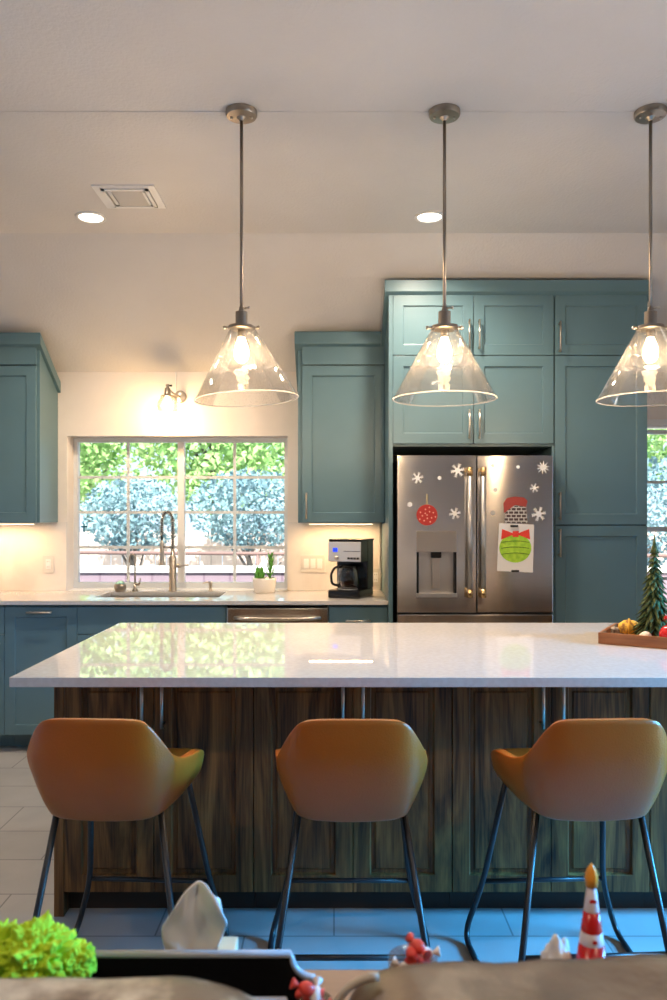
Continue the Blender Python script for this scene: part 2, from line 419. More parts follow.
# countertop with sink cut-out
SX0, SX1, SY0, SY1 = -1.50, -.722, 4.893, 5.235
bm = bmesh.new()
def ctop(bm, x0, x1, y0, y1, z0, z1, hole=None):
    xs = sorted({x0, x1} | ({hole[0], hole[1]} if hole else set())); ys = sorted({y0, y1} | ({hole[2], hole[3]} if hole else set()))
    for a, b in zip(xs, xs[1:]):
        for c, d in zip(ys, ys[1:]):
            if hole and hole[0] <= (a + b) / 2 <= hole[1] and hole[2] <= (c + d) / 2 <= hole[3]: continue
            box(bm, a, b, c, d, z0, z1)
    bmesh.ops.remove_doubles(bm, verts=bm.verts, dist=1e-5)
    seen = {}
    for f in list(bm.faces): seen.setdefault(tuple(sorted((round(v.co.x, 4), round(v.co.y, 4), round(v.co.z, 4)) for v in f.verts)), []).append(f)
    bmesh.ops.delete(bm, geom=[f for v in seen.values() if len(v) > 1 for f in v], context='FACES')
ctop(bm, -2.63, .3245, 4.68, YW - .001, .897, CT, (SX0, SX1, SY0, SY1))
tag(obj('countertop', bm, M['quartz']), 'pale quartz countertop along the wall below the kitchen window', 'countertop')
t = thing('kitchen_sink', 'stainless undermount sink set into the counter below the window', 'sink')
bm = bmesh.new(); th = .004; zb0 = .70
box(bm, SX0 - .006, SX1 + .006, SY0 - .006, SY1 + .006, zb0 - th, zb0)
for (a, b, c, d) in ((SX0 - .006, SX0 - .001, SY0 - .006, SY1 + .006), (SX1 + .001, SX1 + .006, SY0 - .006, SY1 + .006), (SX0, SX1, SY0 - .006, SY0 - .001), (SX0, SX1, SY1 + .001, SY1 + .006)):
    box(bm, a, b, c, d, zb0, .896)
obj('basin', bm, M['steel'], t)
bm = bmesh.new(); lathe(bm, [(0, .004), (.03, .004), (.045, .006), (.045, 0), (0, 0)], 24, ((SX0 + SX1) / 2, 5.07, zb0)); obj('drain', bm, M['nickel'], t, True)

# faucet (pull-down spring type)
fx, fy = X(172.8, 5.285), 5.285
t = thing('kitchen_faucet', 'tall spring-neck pull-down faucet behind the sink', 'faucet', (fx, fy, CT))
bm = bmesh.new(); lathe(bm, [(0, 0), (.028, 0), (.028, .006), (.025, .010), (.0245, .235), (.014, .245), (.012, .29), (0, .29)], 24); obj('post', bm, M['bronze'], t, True)
bm = bmesh.new()
cx = -.037; rad = .037; zt_ = .515
path = [(0, 0, .28), (0, 0, .40)]
for k in range(0, 13): a = PI * k / 12; path.append((cx + rad * math.cos(a), 0, zt_ - .04 + .04 * 1.6 * math.sin(a)))
path += [(2 * cx, 0, .42), (2 * cx, 0, .33)]
tube(bm, path, .0065, 10); obj('hose', bm, M['plastic'], t, True)
bm = bmesh.new()   # the coil
P = [Vector(p) for p in path]; L = [0]
for i in range(1, len(P)): L.append(L[-1] + (P[i] - P[i - 1]).length)
def at(s):
    for i in range(1, len(P)):
        if s <= L[i]: k = (s - L[i - 1]) / (L[i] - L[i - 1]); return P[i - 1].lerp(P[i], k), (P[i] - P[i - 1]).normalized()
    return P[-1], (P[-1] - P[-2]).normalized()
hel = []; turns = 34; s1 = L[-1] - .05
for k in range(turns * 8 + 1):
    s = .02 + (s1 - .02) * k / (turns * 8); p, tn = at(s); u = Vector((0, 1, 0)); w = tn.cross(u); a = 2 * PI * k / 8
    hel.append(p + (u * math.cos(a) + w * math.sin(a)) * .0135)
tube(bm, hel, .0030, 5); obj('spring', bm, M['nickel'], t, True)
bm = bmesh.new(); lathe(bm, [(0, .345), (.009, .345), (.010, .33), (.0145, .325), (.0155, .25), (.0165, .20), (.024, .185), (.024, .178), (0, .178)], 20, (2 * cx, 0, 0)); obj('spray_head', bm, M['nickel'], t, True)
bm = bmesh.new(); tube(bm, [(0, -.005, .30), (2 * cx, -.005, .30)], .005); obj('docking_arm', bm, M['bronze'], t, True)
bm = bmesh.new(); tube(bm, [(.015, 0, .172), (.055, 0, .172)], .013); tube(bm, [(.055, 0, .172), (.098, 0, .176)], [.007, .005]); ball(bm, (.1, 0, .176), .009); obj('handle', bm, M['nickel'], t, True)
# filtered water faucet
t = thing('water_filter_faucet', 'small gooseneck filtered-water tap beside the tall spring faucet', 'faucet', (X(135, 5.285), 5.285, CT))
bm = bmesh.new(); lathe(bm, [(0, 0), (.019, 0), (.019, .008), (.010, .02), (.009, .06), (0, .062)], 20); obj('base', bm, M['bronze'], t, True)
bm = bmesh.new(); pts = [(0, 0, .05), (0, 0, .225)] + [(-.018 + .018 * math.cos(PI * k / 10), 0, .225 + .026 * math.sin(PI * k / 10)) for k in range(1, 11)] + [(-.038, 0, .195)]
tube(bm, pts, .0058, 10); obj('spout', bm, M['bronze'], t, True)
bm = bmesh.new(); tube(bm, [(.006, 0, .045), (.03, 0, .048)], .008); tube(bm, [(.03, 0, .048), (.036, 0, .088)], [.006, .004]); obj('handle', bm, M['bronze'], t, True)
# soap dispenser
t = thing('soap_dispenser', 'short deck soap dispenser behind the sink near the potted succulents', 'dispenser', (X(210.5, 5.285), 5.285, CT))
bm = bmesh.new(); lathe(bm, [(0, 0), (.017, 0), (.017, .006), (.011, .01), (.011, .05), (.0135, .052), (.0135, .066), (0, .068)], 20); obj('base', bm, M['nickel'], t, True)
bm = bmesh.new(); tube(bm, [(0, 0, .060), (-.03, 0, .062), (-.05, -.01, .056)], .005, fillet=.01); obj('nozzle', bm, M['nickel'], t, True)
# small round scrubber pot
t = thing('sponge_holder', 'small round steel pot with a pale green scrubber beside the small tap', 'holder', (X(120, 5.265), 5.27, CT))
bm = bmesh.new(); lathe(bm, [(0, 0), (.03, 0), (.04, .02), (.04, .045), (.034, .052), (.030, .052), (.030, .02), (0, .02)], 24); obj('pot', bm, M['bronze'], t, True)
bm = bmesh.new(); ball(bm, (0, 0, .052), .028, sz=.75, bumpy=.25); obj('scrubber', bm, mat('scrubber', (.35, .6, .5), .8), t, True)

# succulent pot
t = thing('potted_succulent', 'white ceramic pot with a short and a tall green succulent', 'plant', (X(264.5, 5.2), 5.2, CT))
bm = bmesh.new(); lathe(bm, [(0, 0), (.062, 0), (.068, .006), (.079, .085), (.079, .098), (.073, .098), (.071, .085), (0, .082)], 36); obj('pot', bm, M['pot'], t, True)
bm = bmesh.new(); lathe(bm, [(0, .084), (.071, .084), (.071, .080), (0, .08)], 24); obj('soil', bm, mat('soil', (.05, .03, .02), .9), t)
def leaf(bm, base, d, L, w, up=.3, n=5, mi=0):
    d = Vector(d).normalized(); s = d.cross(Vector((0, 0, 1)));
    if s.length < .05: s = Vector((1, 0, 0))
    s.normalize(); nrm = s.cross(d)
    rows = []
    for k in range(n + 1):
        q = k / n; p = Vector(base) + d * L * q + Vector((0, 0, 1)) * up * L * q * q; hw = w * (math.sin(PI * min(.999, .18 + q * .82)) ** .8)
        rows.append((bm.verts.new(p - s * hw), bm.verts.new(p + nrm * -hw * .45), bm.verts.new(p + s * hw), bm.verts.new(p + nrm * hw * .25)))
    for a, b in zip(rows, rows[1:]):
        for k in range(4):
            f = bm.faces.new((a[k], a[(k + 1) % 4], b[(k + 1) % 4], b[k])); f.smooth = True; f.material_index = mi
bm = bmesh.new()
for (ox, oy) in ((-.045, 0), (-.018, -.012)):
    for k in range(16):
        a = 2.4 * k; e = .25 + .1 * k; leaf(bm, (ox, oy, .085 + .002 * k), (math.cos(a) * math.cos(e * .8), math.sin(a) * math.cos(e * .8), math.sin(e * .8) + .35), .042 + .012 * (k > 10), .011, .2)
obj('rosette', bm, M['leaf'], t)
bm = bmesh.new(); tube(bm, [(.038, 0, .08), (.041, 0, .2), (.045, 0, .235)], [.006, .005, .003], 8)
for k in range(26):
    a = 2.4 * k; z = .09 + .0058 * k; leaf(bm, (.038 + (z - .08) * .04, 0, z), (math.cos(a), math.sin(a), .75 + k * .02), .055 - .0005 * k, .0075, .35)
obj('stem_leaves', bm, M['leaf'], t)

# switch plates
def plate(name, label, cat, cx, cz, w, h, n, kind):
    t = thing(name, label, cat, (cx, YW - .012, cz))
    bx('plate', -w / 2, w / 2, -.006, 0, -h / 2, h / 2, mat('plate_white', (.62, .60, .58), .35), t, .002)
    for k in range(n):
        q = (k - (n - 1) / 2) * .046
        if kind == 'rocker': bx('rocker', q - .0165, q + .0165, -.010, -.005, -.033, .033, M['white'], t, .0015)
        else:
            r = bx('receptacle', q - .0165, q + .0165, -.008, -.005, -.033, .033, M['white'], t, .0015)
            for zz in (-.018, .018):
                for s in (-.006, .006): bx('slot', q + s - .001, q + s + .001, -.0085, -.0075, zz - .004, zz + .004, M['dark'], r)
plate('light_switch', 'white three-rocker switch plate on the backsplash beside the coffee maker', 'switch', X(313, YW), Z(563.5, YW), .165, .118, 3, 'rocker')
plate('power_outlet', 'white wall outlet below the far upper cabinet beside the window', 'outlet', X(49.2, YW), Z(564, YW), .075, .118, 1, 'o')
plate('power_outlet', 'white wall outlet half hidden behind the coffee maker', 'outlet', X(375.5, YW), Z(577, YW), .075, .118, 1, 'o')

# coffee maker
t = thing('coffee_maker', 'black and steel drip coffee maker on the counter by the tall cabinets', 'coffee maker', (X(351, 4.93), 4.93, CT), R(-22))
bx('base', -.105, .105, -.13, .13, 0, .052, M['plastic'], t, .012)
bx('water_tank', -.105, .105, .02, .13, .052, .36, M['plastic'], t, .008)
hd = bx('brew_head', -.105, .105, -.11, .02, .225, .355, M['plastic'], t, .006)
bx('steel_front', -.107, .107, -.118, -.108, .228, .350, mat('bright_steel', (.72, .69, .66), .35, .5), hd, .003)
bx('display', -.075, -.045, -.1205, -.117, .288, .312, emit('lcd_blue', (.02, .06, .9), 1.6), hd, .001)
bm = bmesh.new(); lathe(bm, [(0, 0), (.014, 0), (.014, .006), (0, .008)], 18, mat4=Matrix.Translation((-.05, -.117, .25)) @ Matrix.Rotation(R(90), 4, 'X')); obj('button', bm, M['nickel'], hd, True)
for k in range(4): bx('button', .022 + .02 * k, .037 + .02 * k, -.1215, -.117, .243, .255, M['dark'], hd, .001)
bx('seam', -.004, .107, -.1195, -.117, .291, .294, M['dark'], hd)
bx('lid', -.108, .108, -.112, .135, .355, .366, M['plastic'], t, .004)
bm = bmesh.new(); lathe(bm, [(0, 0), (.062, 0), (.062, .004), (0, .004)], 28, (0, -.055, .052)); obj('hot_plate', bm, M['steel'], t, True)
cf = bpy.data.objects.new('carafe', None); C.objects.link(cf); cf.parent = t; cf.location = (0, -.055, .057)
bm = bmesh.new(); lathe(bm, [(0, 0), (.055, 0), (.066, .02), (.070, .06), (.062, .11), (.048, .14), (.046, .14), (.060, .109), (.067, .06), (.063, .021), (.053, .003), (0, .003)], 32); obj('jug', bm, M['clear'], cf, True)
bm = bmesh.new(); lathe(bm, [(0, .004), (.052, .004), (.0625, .022), (.065, .042), (0, .042)], 32); obj('coffee', bm, mat('coffee', (.02, .008, .004), .1), cf, True)
bm = bmesh.new(); lathe(bm, [(.0, .150), (.045, .150), (.050, .138), (.050, .128), (0, .128)], 24); obj('jug_lid', bm, M['plastic'], cf, True)
bm = bmesh.new(); tube(bm, [(-.03, -.04, .135), (-.065, -.06, .135), (-.085, -.075, .09), (-.08, -.07, .03), (-.045, -.045, .02)], .008, fillet=.02); obj('jug_handle', bm, M['plastic'], cf, True)

# upper cabinets
def upper(label, x0, x1, xf, dy=0):
    t = thing('upper_cabinet', label, 'cabinet')
    bx('carcass', x0, x1, YU + .021, YW - .001, ZB, 2.52 - .0, M['teal'], t)
    bm = bmesh.new()   # side skin and stiles
    return t
zc1 = 2.597; zc0 = 2.522
def crown(name, x0, x1, yf, z1, h, m, parent=None, over=.022):
    """band that follows the sloped ceiling back to the wall"""
    bm = bmesh.new(); s = .68; yb = YW - .002
    y0 = yf - over
    prof = [(y0, z1 - h), (y0, z1), (yb, z1 - s * (yb - y0)), (yb, z1 - s * (yb - y0) - h), (yf + .03, z1 - h - .0)]
    # keep under the slope: front band full height, return band parallel to the slope
    prof = [(y0, z1 - h), (y0, z1), (yb, z1 - s * (yb - y0)), (yb, z1 - h - s * (yb - y0)), (y0 + .02, z1 - h - s * .02)]
    a = [bm.verts.new((x0, y, z)) for y, z in prof]; b = [bm.verts.new((x1, y, z)) for y, z in prof]
    bm.faces.new(a); bm.faces.new(b[::-1])
    for k in range(len(a)): bm.faces.new((a[k], b[k], b[(k + 1) % len(a)], a[(k + 1) % len(a)]))
    o = obj(name, bm, m, parent); md = o.modifiers.new('b', 'BEVEL'); md.width = .002; md.segments = 2; return o
def sloped_box(name, x0, x1, y0, y1, z0, ztop, m, parent, s=.68):
    bm = bmesh.new(); prof = [(y0, z0), (y0, ztop), (y1, ztop - s * (y1 - y0)), (y1, z0)]
    a = [bm.verts.new((x0, y, z)) for y, z in prof]; b = [bm.verts.new((x1, y, z)) for y, z in prof]
    bm.faces.new(a); bm.faces.new(b[::-1])
    for k in range(4): bm.faces.new((a[k], b[k], b[(k + 1) % 4], a[(k + 1) % 4]))
    return obj(name, bm, m, parent)
def upper_cab(label, x0, x1, stl, str_, dsplit):
    t = thing('upper_cabinet', label, 'cabinet')
    sloped_box('carcass', x0, x1, YU + .0, YW - .001, ZB, 2.492, M['teal'], t)
    yf = YU - .02
    slab('header_panel', x0 + stl, x1 - str_, Z(365, YU), 2.512, yf, M['teal'], t)
    for (a, b, h) in dsplit:
        d = shaker('door', a, b, ZB + .002, Z(366.5, YU), yf, M['teal'], t, .062); d['x'] = 0
        if h == 'l': pull(d, a + .028, Z(519, YU), Z(493, YU), yf)
        if h == 'r': pull(d, b - .028, Z(519, YU), Z(493, YU), yf)
    return t
xl0 = -2.62; xl1 = -1.886
t = upper_cab('teal upper cabinet beside the window with its tall side panel showing', xl0, xl1, 0, .018, [(xl0 + .003, -2.264, 'r'), (-2.261, xl1 - .018, '')])
crown('crown_moulding', xl0 - .0, xl1 + .02, YU - .02, zc1, .075, M['teal'], t)
xr0 = X(297.8, 4.98); xr1 = .324
t = upper_cab('teal upper cabinet hung over the coffee maker beside the tall cabinets', xr0, xr1, .028, .0, [(xr0 + .028, xr1 - .001, 'l')])
crown('crown_moulding', xr0 - .02, xr1 - .0245, YU - .02, 2.604, .078, M['teal'], t)

# tall cabinets
YT = 4.64; XT0 = .3256; XT1 = 1.868
t = thing('refrigerator_surround', 'teal cabinet built around and over the refrigerator with four shaker doors', 'cabinet')
sl = 2.729
sloped_box('side_panel', XT0, XT0 + .024, YT, YW - .001, 0, 2.743, M['teal'], t)
sloped_box('carcass', XT0 + .0245, 1.308, YT + .021, YW - .001, 1.845, sl - .0, M['teal'], t)
bx('divider_panel', 1.298, 1.312, YT + .001, YW - .001, 0, 1.845, M['teal'], t)
for (a, b, c, d, h) in ((.351, .8295, 2.388, 2.744, 'r'), (.833, 1.306, 2.388, 2.744, 'l'), (.351, .8295, 1.861, 2.383, 'r'), (.833, 1.306, 1.861, 2.383, 'l')):
    o = shaker('door', a, b, c, d, YT, M['teal'], t, .062)
    xh = b - .028 if h == 'r' else a + .028
    if c > 2.2: pull(o, xh, c + .03, c + .205, YT)
    else: pull(o, xh, c + .025, c + .20, YT)
t = thing('pantry_cabinet', 'tall teal pantry cabinet with three stacked shaker doors by the refrigerator', 'cabinet')
sloped_box('carcass', 1.313, XT1, YT + .021, YW - .001, .10, sl, M['teal'], t)
bx('toe_kick', 1.313, XT1, YT + .09, YW - .001, 0, .10, M['dark'], t)
for (c, d, p0, p1) in ((2.388, 2.744, 321, 352), (1.379, 2.383, 492, 520), (.108, 1.3715, 529, 557)):
    o = shaker('door', 1.315, XT1 - .004, c, d, YT, M['teal'], t, .062)
    pull(o, X(560.5, 4.61), Z(p1, 4.61), Z(p0, 4.61), YT)
tag(crown('crown_moulding', XT0 - .025, XT1 + .018, YT, 2.828, .068, M['teal']), 'long teal crown moulding capping the tall cabinets beneath the sloped ceiling', 'moulding')

# ------------------------------------------------------------------ REFRIGERATOR
YR = 4.56
t = thing('refrigerator', 'stainless french-door refrigerator with water dispenser and holiday stickers', 'refrigerator')
bx('body', X(398.5, YR), X(552.5, YR), YR + .055, YW - .03, .03, 1.77, mat('fridge_body', (.12, .12, .12), .5), t, .003)
fx0, fxm, fx1 = X(397.5, YR), X(476.7, YR), X(553, YR); zt2 = Z(455.5, YR); zb2 = Z(612.5, YR)
dx0, dx1, dz0, dz1 = X(416.5, YR), X(456.5, YR), Z(594, YR), Z(552, YR)
bm = bmesh.new()
def slab_hole(bm, x0, x1, z0, z1, y0, y1, h):
    xs = [x0, h[0], h[1], x1]; zs = [z0, h[2], h[3], z1]
    for i in range(3):
        for j in range(3):
            if i == 1 and j == 1: continue
            box(bm, xs[i], xs[i + 1], y0, y1, zs[j], zs[j + 1])
    bmesh.ops.remove_doubles(bm, verts=bm.verts, dist=1e-5); seen = {}
    for f in list(bm.faces): seen.setdefault(tuple(sorted((round(v.co.x, 4), round(v.co.y, 4), round(v.co.z, 4)) for v in f.verts)), []).append(f)
    bmesh.ops.delete(bm, geom=[f for v in seen.values() if len(v) > 1 for f in v], context='FACES')
slab_hole(bm, fx0, fxm - .004, zb2, zt2, YR, YR + .055, (dx0, dx1, dz0, dz1))
dl = obj('door', bm, M['fridge'], t)
drr = bx('door', fxm + .004, fx1, YR, YR + .055, zb2, zt2, M['fridge'], t, .004)
dwr = bx('freezer_drawer', fx0, fx1, YR, YR + .055, .05, zb2 - .012, M['fridge'], t, .004)
bm = bmesh.new(); tube(bm, [(fx0 + .08, YR - .05, zb2 - .085), (fx1 - .08, YR - .05, zb2 - .085)], .012)
for q in (fx0 + .1, fx1 - .1): tube(bm, [(q, YR, zb2 - .085), (q, YR - .05, zb2 - .085)], .010)
obj('handle', bm, M['nickel'], dwr, True)
for (par, px) in ((dl, 470), (drr, 483.5)):
    bm = bmesh.new(); xx = X(px, 4.51); za, zb_ = Z(597, 4.51), Z(468, 4.51)
    tube(bm, [(xx, 4.51, za), (xx, 4.51, zb_)], .0145, 16)
    for z in (za + .03, zb_ - .03): tube(bm, [(xx, 4.515, z), (xx, YR + .001, z)], .011)
    h = obj('handle', bm, M['steel'], par, True)
    for z in (za - .004, zb_ - .045):
        bm = bmesh.new(); tube(bm, [(xx, 4.51, z), (xx, 4.51, z + .049)], .0165, 16); obj('end_cap', bm, M['brass'], h, True)
# dispenser
ds = bpy.data.objects.new('water_dispenser', None); C.objects.link(ds); ds.parent = t
bx('control_panel', dx0, dx1, YR - .004, YR, dz1, Z(531, YR), M['nickel'], ds, .001)
bm = bmesh.new(); y1 = YR + .05
box(bm, dx0, dx1, y1 - .004, y1, dz0, dz1)
obj('recess_back', bm, M['steel'], ds)
for (a, b) in ((dx0 + .0005, dx0 + .014), (dx1 - .014, dx1 - .0005)): bx('recess_side', a, b, YR + .002, y1 - .005, dz0, dz1, M['plastic'], ds)
bx('nozzle_block', (dx0 + dx1) / 2 - .03, (dx0 + dx1) / 2 + .03, YR + .006, y1 - .005, dz1 - .035, dz1 - .001, M['plastic'], ds, .003)
bx('paddle', (dx0 + dx1) / 2 - .022, (dx0 + dx1) / 2 + .022, YR + .028, YR + .036, dz0 + .03, dz1 - .036, M['nickel'], ds, .002)
bx('drip_tray', dx0 - .003, dx1 + .003, YR - .012, y1 - .006, dz0 - .02, dz0 + .004, M['steel'], ds, .002)
# stickers
white_st = mat('sticker_white', (.82, .80, .78), .5)
def flake(px, py, rpx, label, style):
    r = rpx * YR / F; cx_, cz_ = X(px, YR), Z(py, YR); y0 = YR - .0016; bm = bmesh.new()
    arms = 10 if style == 'burst' else 6
    pts = []
    if style == 'dot':
        pts = [(cx_ + r * math.cos(a) * (1 if k % 2 else .8), cz_ + r * math.sin(a) * (1 if k % 2 else .8)) for k, a in enumerate([2 * PI * k / 12 for k in range(12)])]
        poly(bm, pts, y0, YR - .0003)
    else:
        n = arms
        for k in range(2 * n):
            a = PI * k / n + .2; q = r if k % 2 == 0 else r * (.34 if style == 'burst' else .34)
            pts.append((cx_ + q * math.cos(a), cz_ + q * math.sin(a)))
        poly(bm, pts, y0, YR - .0003)
        if style == 'branch':
            for k in range(6):
                a = PI * k / 3 + .2
                for q in (.55, .8):
                    for s in (-1, 1):
                        b0 = Vector((cx_ + r * q * math.cos(a), cz_ + r * q * math.sin(a))); dd = Vector((math.cos(a + s * .9), math.sin(a + s * .9))) * r * .3; nn = Vector((-dd.y, dd.x)) * .22
                        poly(bm, [b0 - nn, b0 + dd - nn * .5, b0 + dd + nn * .5, b0 + nn], y0 - .0002, YR - .0004)
    tag(obj('snowflake_sticker', bm, white_st), label, 'sticker', 'snowflake stickers on the refrigerator')
for a in ((417.5, 478, 5.8, 'medium white snowflake sticker above the red ornament sticker, nearest the door hinge', 'branch'),
          (457.5, 470.5, 7, 'large white snowflake sticker at the top of the dispenser door beside its handle', 'branch'),
          (439.5, 478, 2.2, 'tiny white snowflake dot between the two larger flakes on the dispenser door', 'dot'),
          (409.8, 504.5, 2.8, 'tiny white snowflake dot by the hinge edge level with the red ornament sticker', 'dot'),
          (454.8, 513.5, 5.8, 'white snowflake sticker beside the red ornament sticker near the door handle', 'branch'),
          (493, 465.5, 2.2, 'tiny white snowflake dot highest beside the handle of the paper-bearing door', 'dot'),
          (543, 467.5, 7.2, 'large spiky white snowflake sticker in the upper corner of the paper-bearing door', 'burst'),
          (534.3, 488, 4.6, 'medium white snowflake sticker between two large ones on the paper-bearing door', 'branch'),
          (538.8, 514, 7.2, 'large round white snowflake sticker beside the chimney sticker', 'branch'),
          (495.3, 490, 2.3, 'tiny white snowflake dot, middle of three in a column beside the handle', 'dot'),
          (492.8, 513, 2.8, 'tiny white snowflake dot, lowest of three in a column beside the handle', 'dot'),
          (518, 467, 2.0, 'faint tiny snowflake dot above the chimney sticker', 'dot')):
    flake(*a)
t = thing('ornament_sticker', 'round red bauble sticker with pale dots above the water dispenser', 'sticker')
oc = (X(427, YR), Z(515, YR)); r_ = 10.5 * YR / F
bm = bmesh.new(); poly(bm, [(oc[0] + r_ * math.cos(2 * PI * k / 32), oc[1] + r_ * math.sin(2 * PI * k / 32)) for k in range(32)], YR - .0016, YR - .0003); obj('bauble', bm, mat('sticker_red', (.42, .02, .015), .5), t)
bm = bmesh.new()
for k in range(14):
    a = 2.4 * k; q = r_ * .85 * math.sqrt(k / 14); s = r_ * .09
    poly(bm, [(oc[0] + q * math.cos(a) + s * math.cos(b), oc[1] + q * math.sin(a) + s * math.sin(b)) for b in (0, 1.57, 3.14, 4.71)], YR - .002, YR - .0016)
obj('dots', bm, mat('sticker_pink', (.8, .4, .3), .5), t)
bx('string', oc[0] - .002, oc[0] + .002, YR - .0016, YR - .0003, oc[1] + r_, oc[1] + r_ * 2.0, mat('sticker_gold', (.5, .4, .1), .5), t)
t = thing('chimney_sticker', 'brick chimney sticker with a red sack above the paper drawing', 'sticker')
cx0, cx1 = X(505, YR), X(527, YR)
bm = bmesh.new(); poly(bm, [(X(504.5, YR), Z(523, YR)), (X(527.5, YR), Z(523, YR)), (X(526, YR), Z(506, YR)), (X(506, YR), Z(506, YR))], YR - .0016, YR - .0003)
brk = mat('sticker_brick', rough=.5); b_ = brk.node_tree.nodes['Principled BSDF']; v_ = coords(brk, (1, 1, 1), (R(90), 0, 0)); bt = nd(brk, 'ShaderNodeTexBrick'); bt.inputs['Scale'].default_value = 1; bt.inputs['Brick Width'].default_value = .03; bt.inputs['Row Height'].default_value = .02; bt.inputs['Mortar Size'].default_value = .003
bt.inputs['Color1'].default_value = (.05, .03, .03, 1); bt.inputs['Color2'].default_value = (.09, .05, .05, 1); bt.inputs['Mortar'].default_value = (.6, .58, .55, 1); lk(brk, v_, bt.inputs['Vector']); lk(brk, bt.outputs['Color'], b_.inputs['Base Color'])
obj('bricks', bm, brk, t)
sp = [(504, 513), (503.5, 503), (507, 498), (515, 496.5), (524, 497.5), (527.5, 501), (526, 507), (515, 505), (508, 510)]
bm = bmesh.new(); poly(bm, [(X(a, YR), Z(b, YR)) for a, b in sp], YR - .0024, YR - .0016); obj('sack', bm, mat('sticker_sack', (.38, .05, .04), .5), t)
# paper with magnets
def px2(a, b): return (X(a, YR), Z(b, YR))
t = thing('drawing_paper', 'white sheet with a green bauble and red bow held by two magnets', 'drawing')
bm = bmesh.new(); poly(bm, [px2(499, 523), px2(534, 524.5), px2(532.8, 572.5), px2(497, 571)][::-1], YR - .002, YR - .0006); obj('sheet', bm, mat('paper', (.80, .78, .76), .7), t)
gc = (515.2, 548)
bm = bmesh.new(); poly(bm, [px2(gc[0] + 16 * math.cos(2 * PI * k / 40), gc[1] + 14.5 * math.sin(2 * PI * k / 40)) for k in range(40)], YR - .0026, YR - .0021); obj('green_disc', bm, noisy(mat('drawn_green', rough=.6), (.30, .58, .03), (.48, .74, .05), 40), t)
bm = bmesh.new()
for k in range(3):
    rr = 16 - 5 * k; zc = (-6, 0, 6)[k]
    tube(bm, [(X(gc[0] + q * 1.55, YR), YR - .0027, Z(gc[1] + zc + .018 * (q ** 2) - 1, YR)) for q in range(-9, 10)], .0016, 5)
obj('drawn_bands', bm, mat('drawn_line', (.06, .16, .02), .6), t, True)
bm = bmesh.new(); 
poly(bm, [px2(515, 534), px2(502, 529), px2(501, 539.5)], YR - .0032, YR - .0027); poly(bm, [px2(516, 534), px2(529, 529), px2(530, 539.5)], YR - .0032, YR - .0027)
poly(bm, [px2(512.5, 531), px2(518.5, 531), px2(518.5, 537), px2(512.5, 537)], YR - .0036, YR - .0031)
obj('bow', bm, mat('drawn_red', (.8, .05, .03), .6), t)
for (a, b, lab) in ((514, 526, 'upper black bar magnet pinning the drawing'), (515, 571, 'lower black bar magnet pinning the drawing')):
    tag(bx('magnet', X(a - 3.8, YR), X(a + 3.8, YR), YR - .008, YR - .0028, Z(b + 1, YR), Z(b - 1, YR), M['dark'], None, .001), lab, 'magnet')
# cross sticker on the window
bm = bmesh.new(); yy = YW + .153; c0, c1 = X(84, yy), Z(527.5, yy)
box(bm, c0 - .006, c0 + .006, yy, yy + .0015, c1 - .034, c1 + .028); box(bm, c0 - .022, c0 + .022, yy, yy + .0015, c1 + .000, c1 + .011)
tag(obj('cross_sticker', bm, mat('cross_teal', (.02, .16, .22), .5)), 'small dark teal cross sticker on the kitchen window glass', 'sticker')

# ------------------------------------------------------------------ ISLAND
IY0, IY1 = 2.463, 3.728; IX0, IX1 = -1.026, 1.90; FY = 2.782
bm = bmesh.new(); box(bm, IX0, IX1, IY0, IY1, .889, CT, .003)
tag(obj('island_countertop', bm, M['quartz']), 'glossy white quartz slab on the dark oak island', 'countertop')
edges = [-.998, -.287, .421, 1.127, 1.838]
desc = ['end', 'second', 'third', 'fourth']
labs = ['dark oak island cabinet at the open end behind the first stool, nearest the window side',
        'dark oak island cabinet directly behind the middle stool',
        'dark oak island cabinet behind the stool nearest the toy cone',
        'dark oak island cabinet beyond the stool nearest the toy cone, under the decorated tray']
oaks = []
for i in range(4):
    a, b = edges[i], edges[i + 1]
    t = thing('island_cabinet', labs[i], 'cabinet')
    bm = bmesh.new(); box(bm, a + .0005, b - .0005, FY + .022, 3.70, .085, .8885)
    obj('carcass', bm, M['oak'], t)
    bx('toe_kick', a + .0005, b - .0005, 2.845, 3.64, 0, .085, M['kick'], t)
    e0 = .036 if i == 0 else .002
    if i == 0: bx('end_panel', a - .001, a + .034, FY, 3.70, 0, .8885, M['oak'], t, .002)
    mid = (edges[i] + edges[i + 1]) / 2 + (.0 if i else .0)
    for (c, d, s) in ((a + e0, mid - .0015, 'r'), (mid + .0015, b - .002, 'l')):
        o = shaker('door', c, d, .088, .880, FY, M['oak'], t, .060, .013, .021, inner=.012)
        pull(o, (d - .034) if s == 'r' else (c + .034), .68, .86, FY, M['nickel'], r=.006, off=.034)

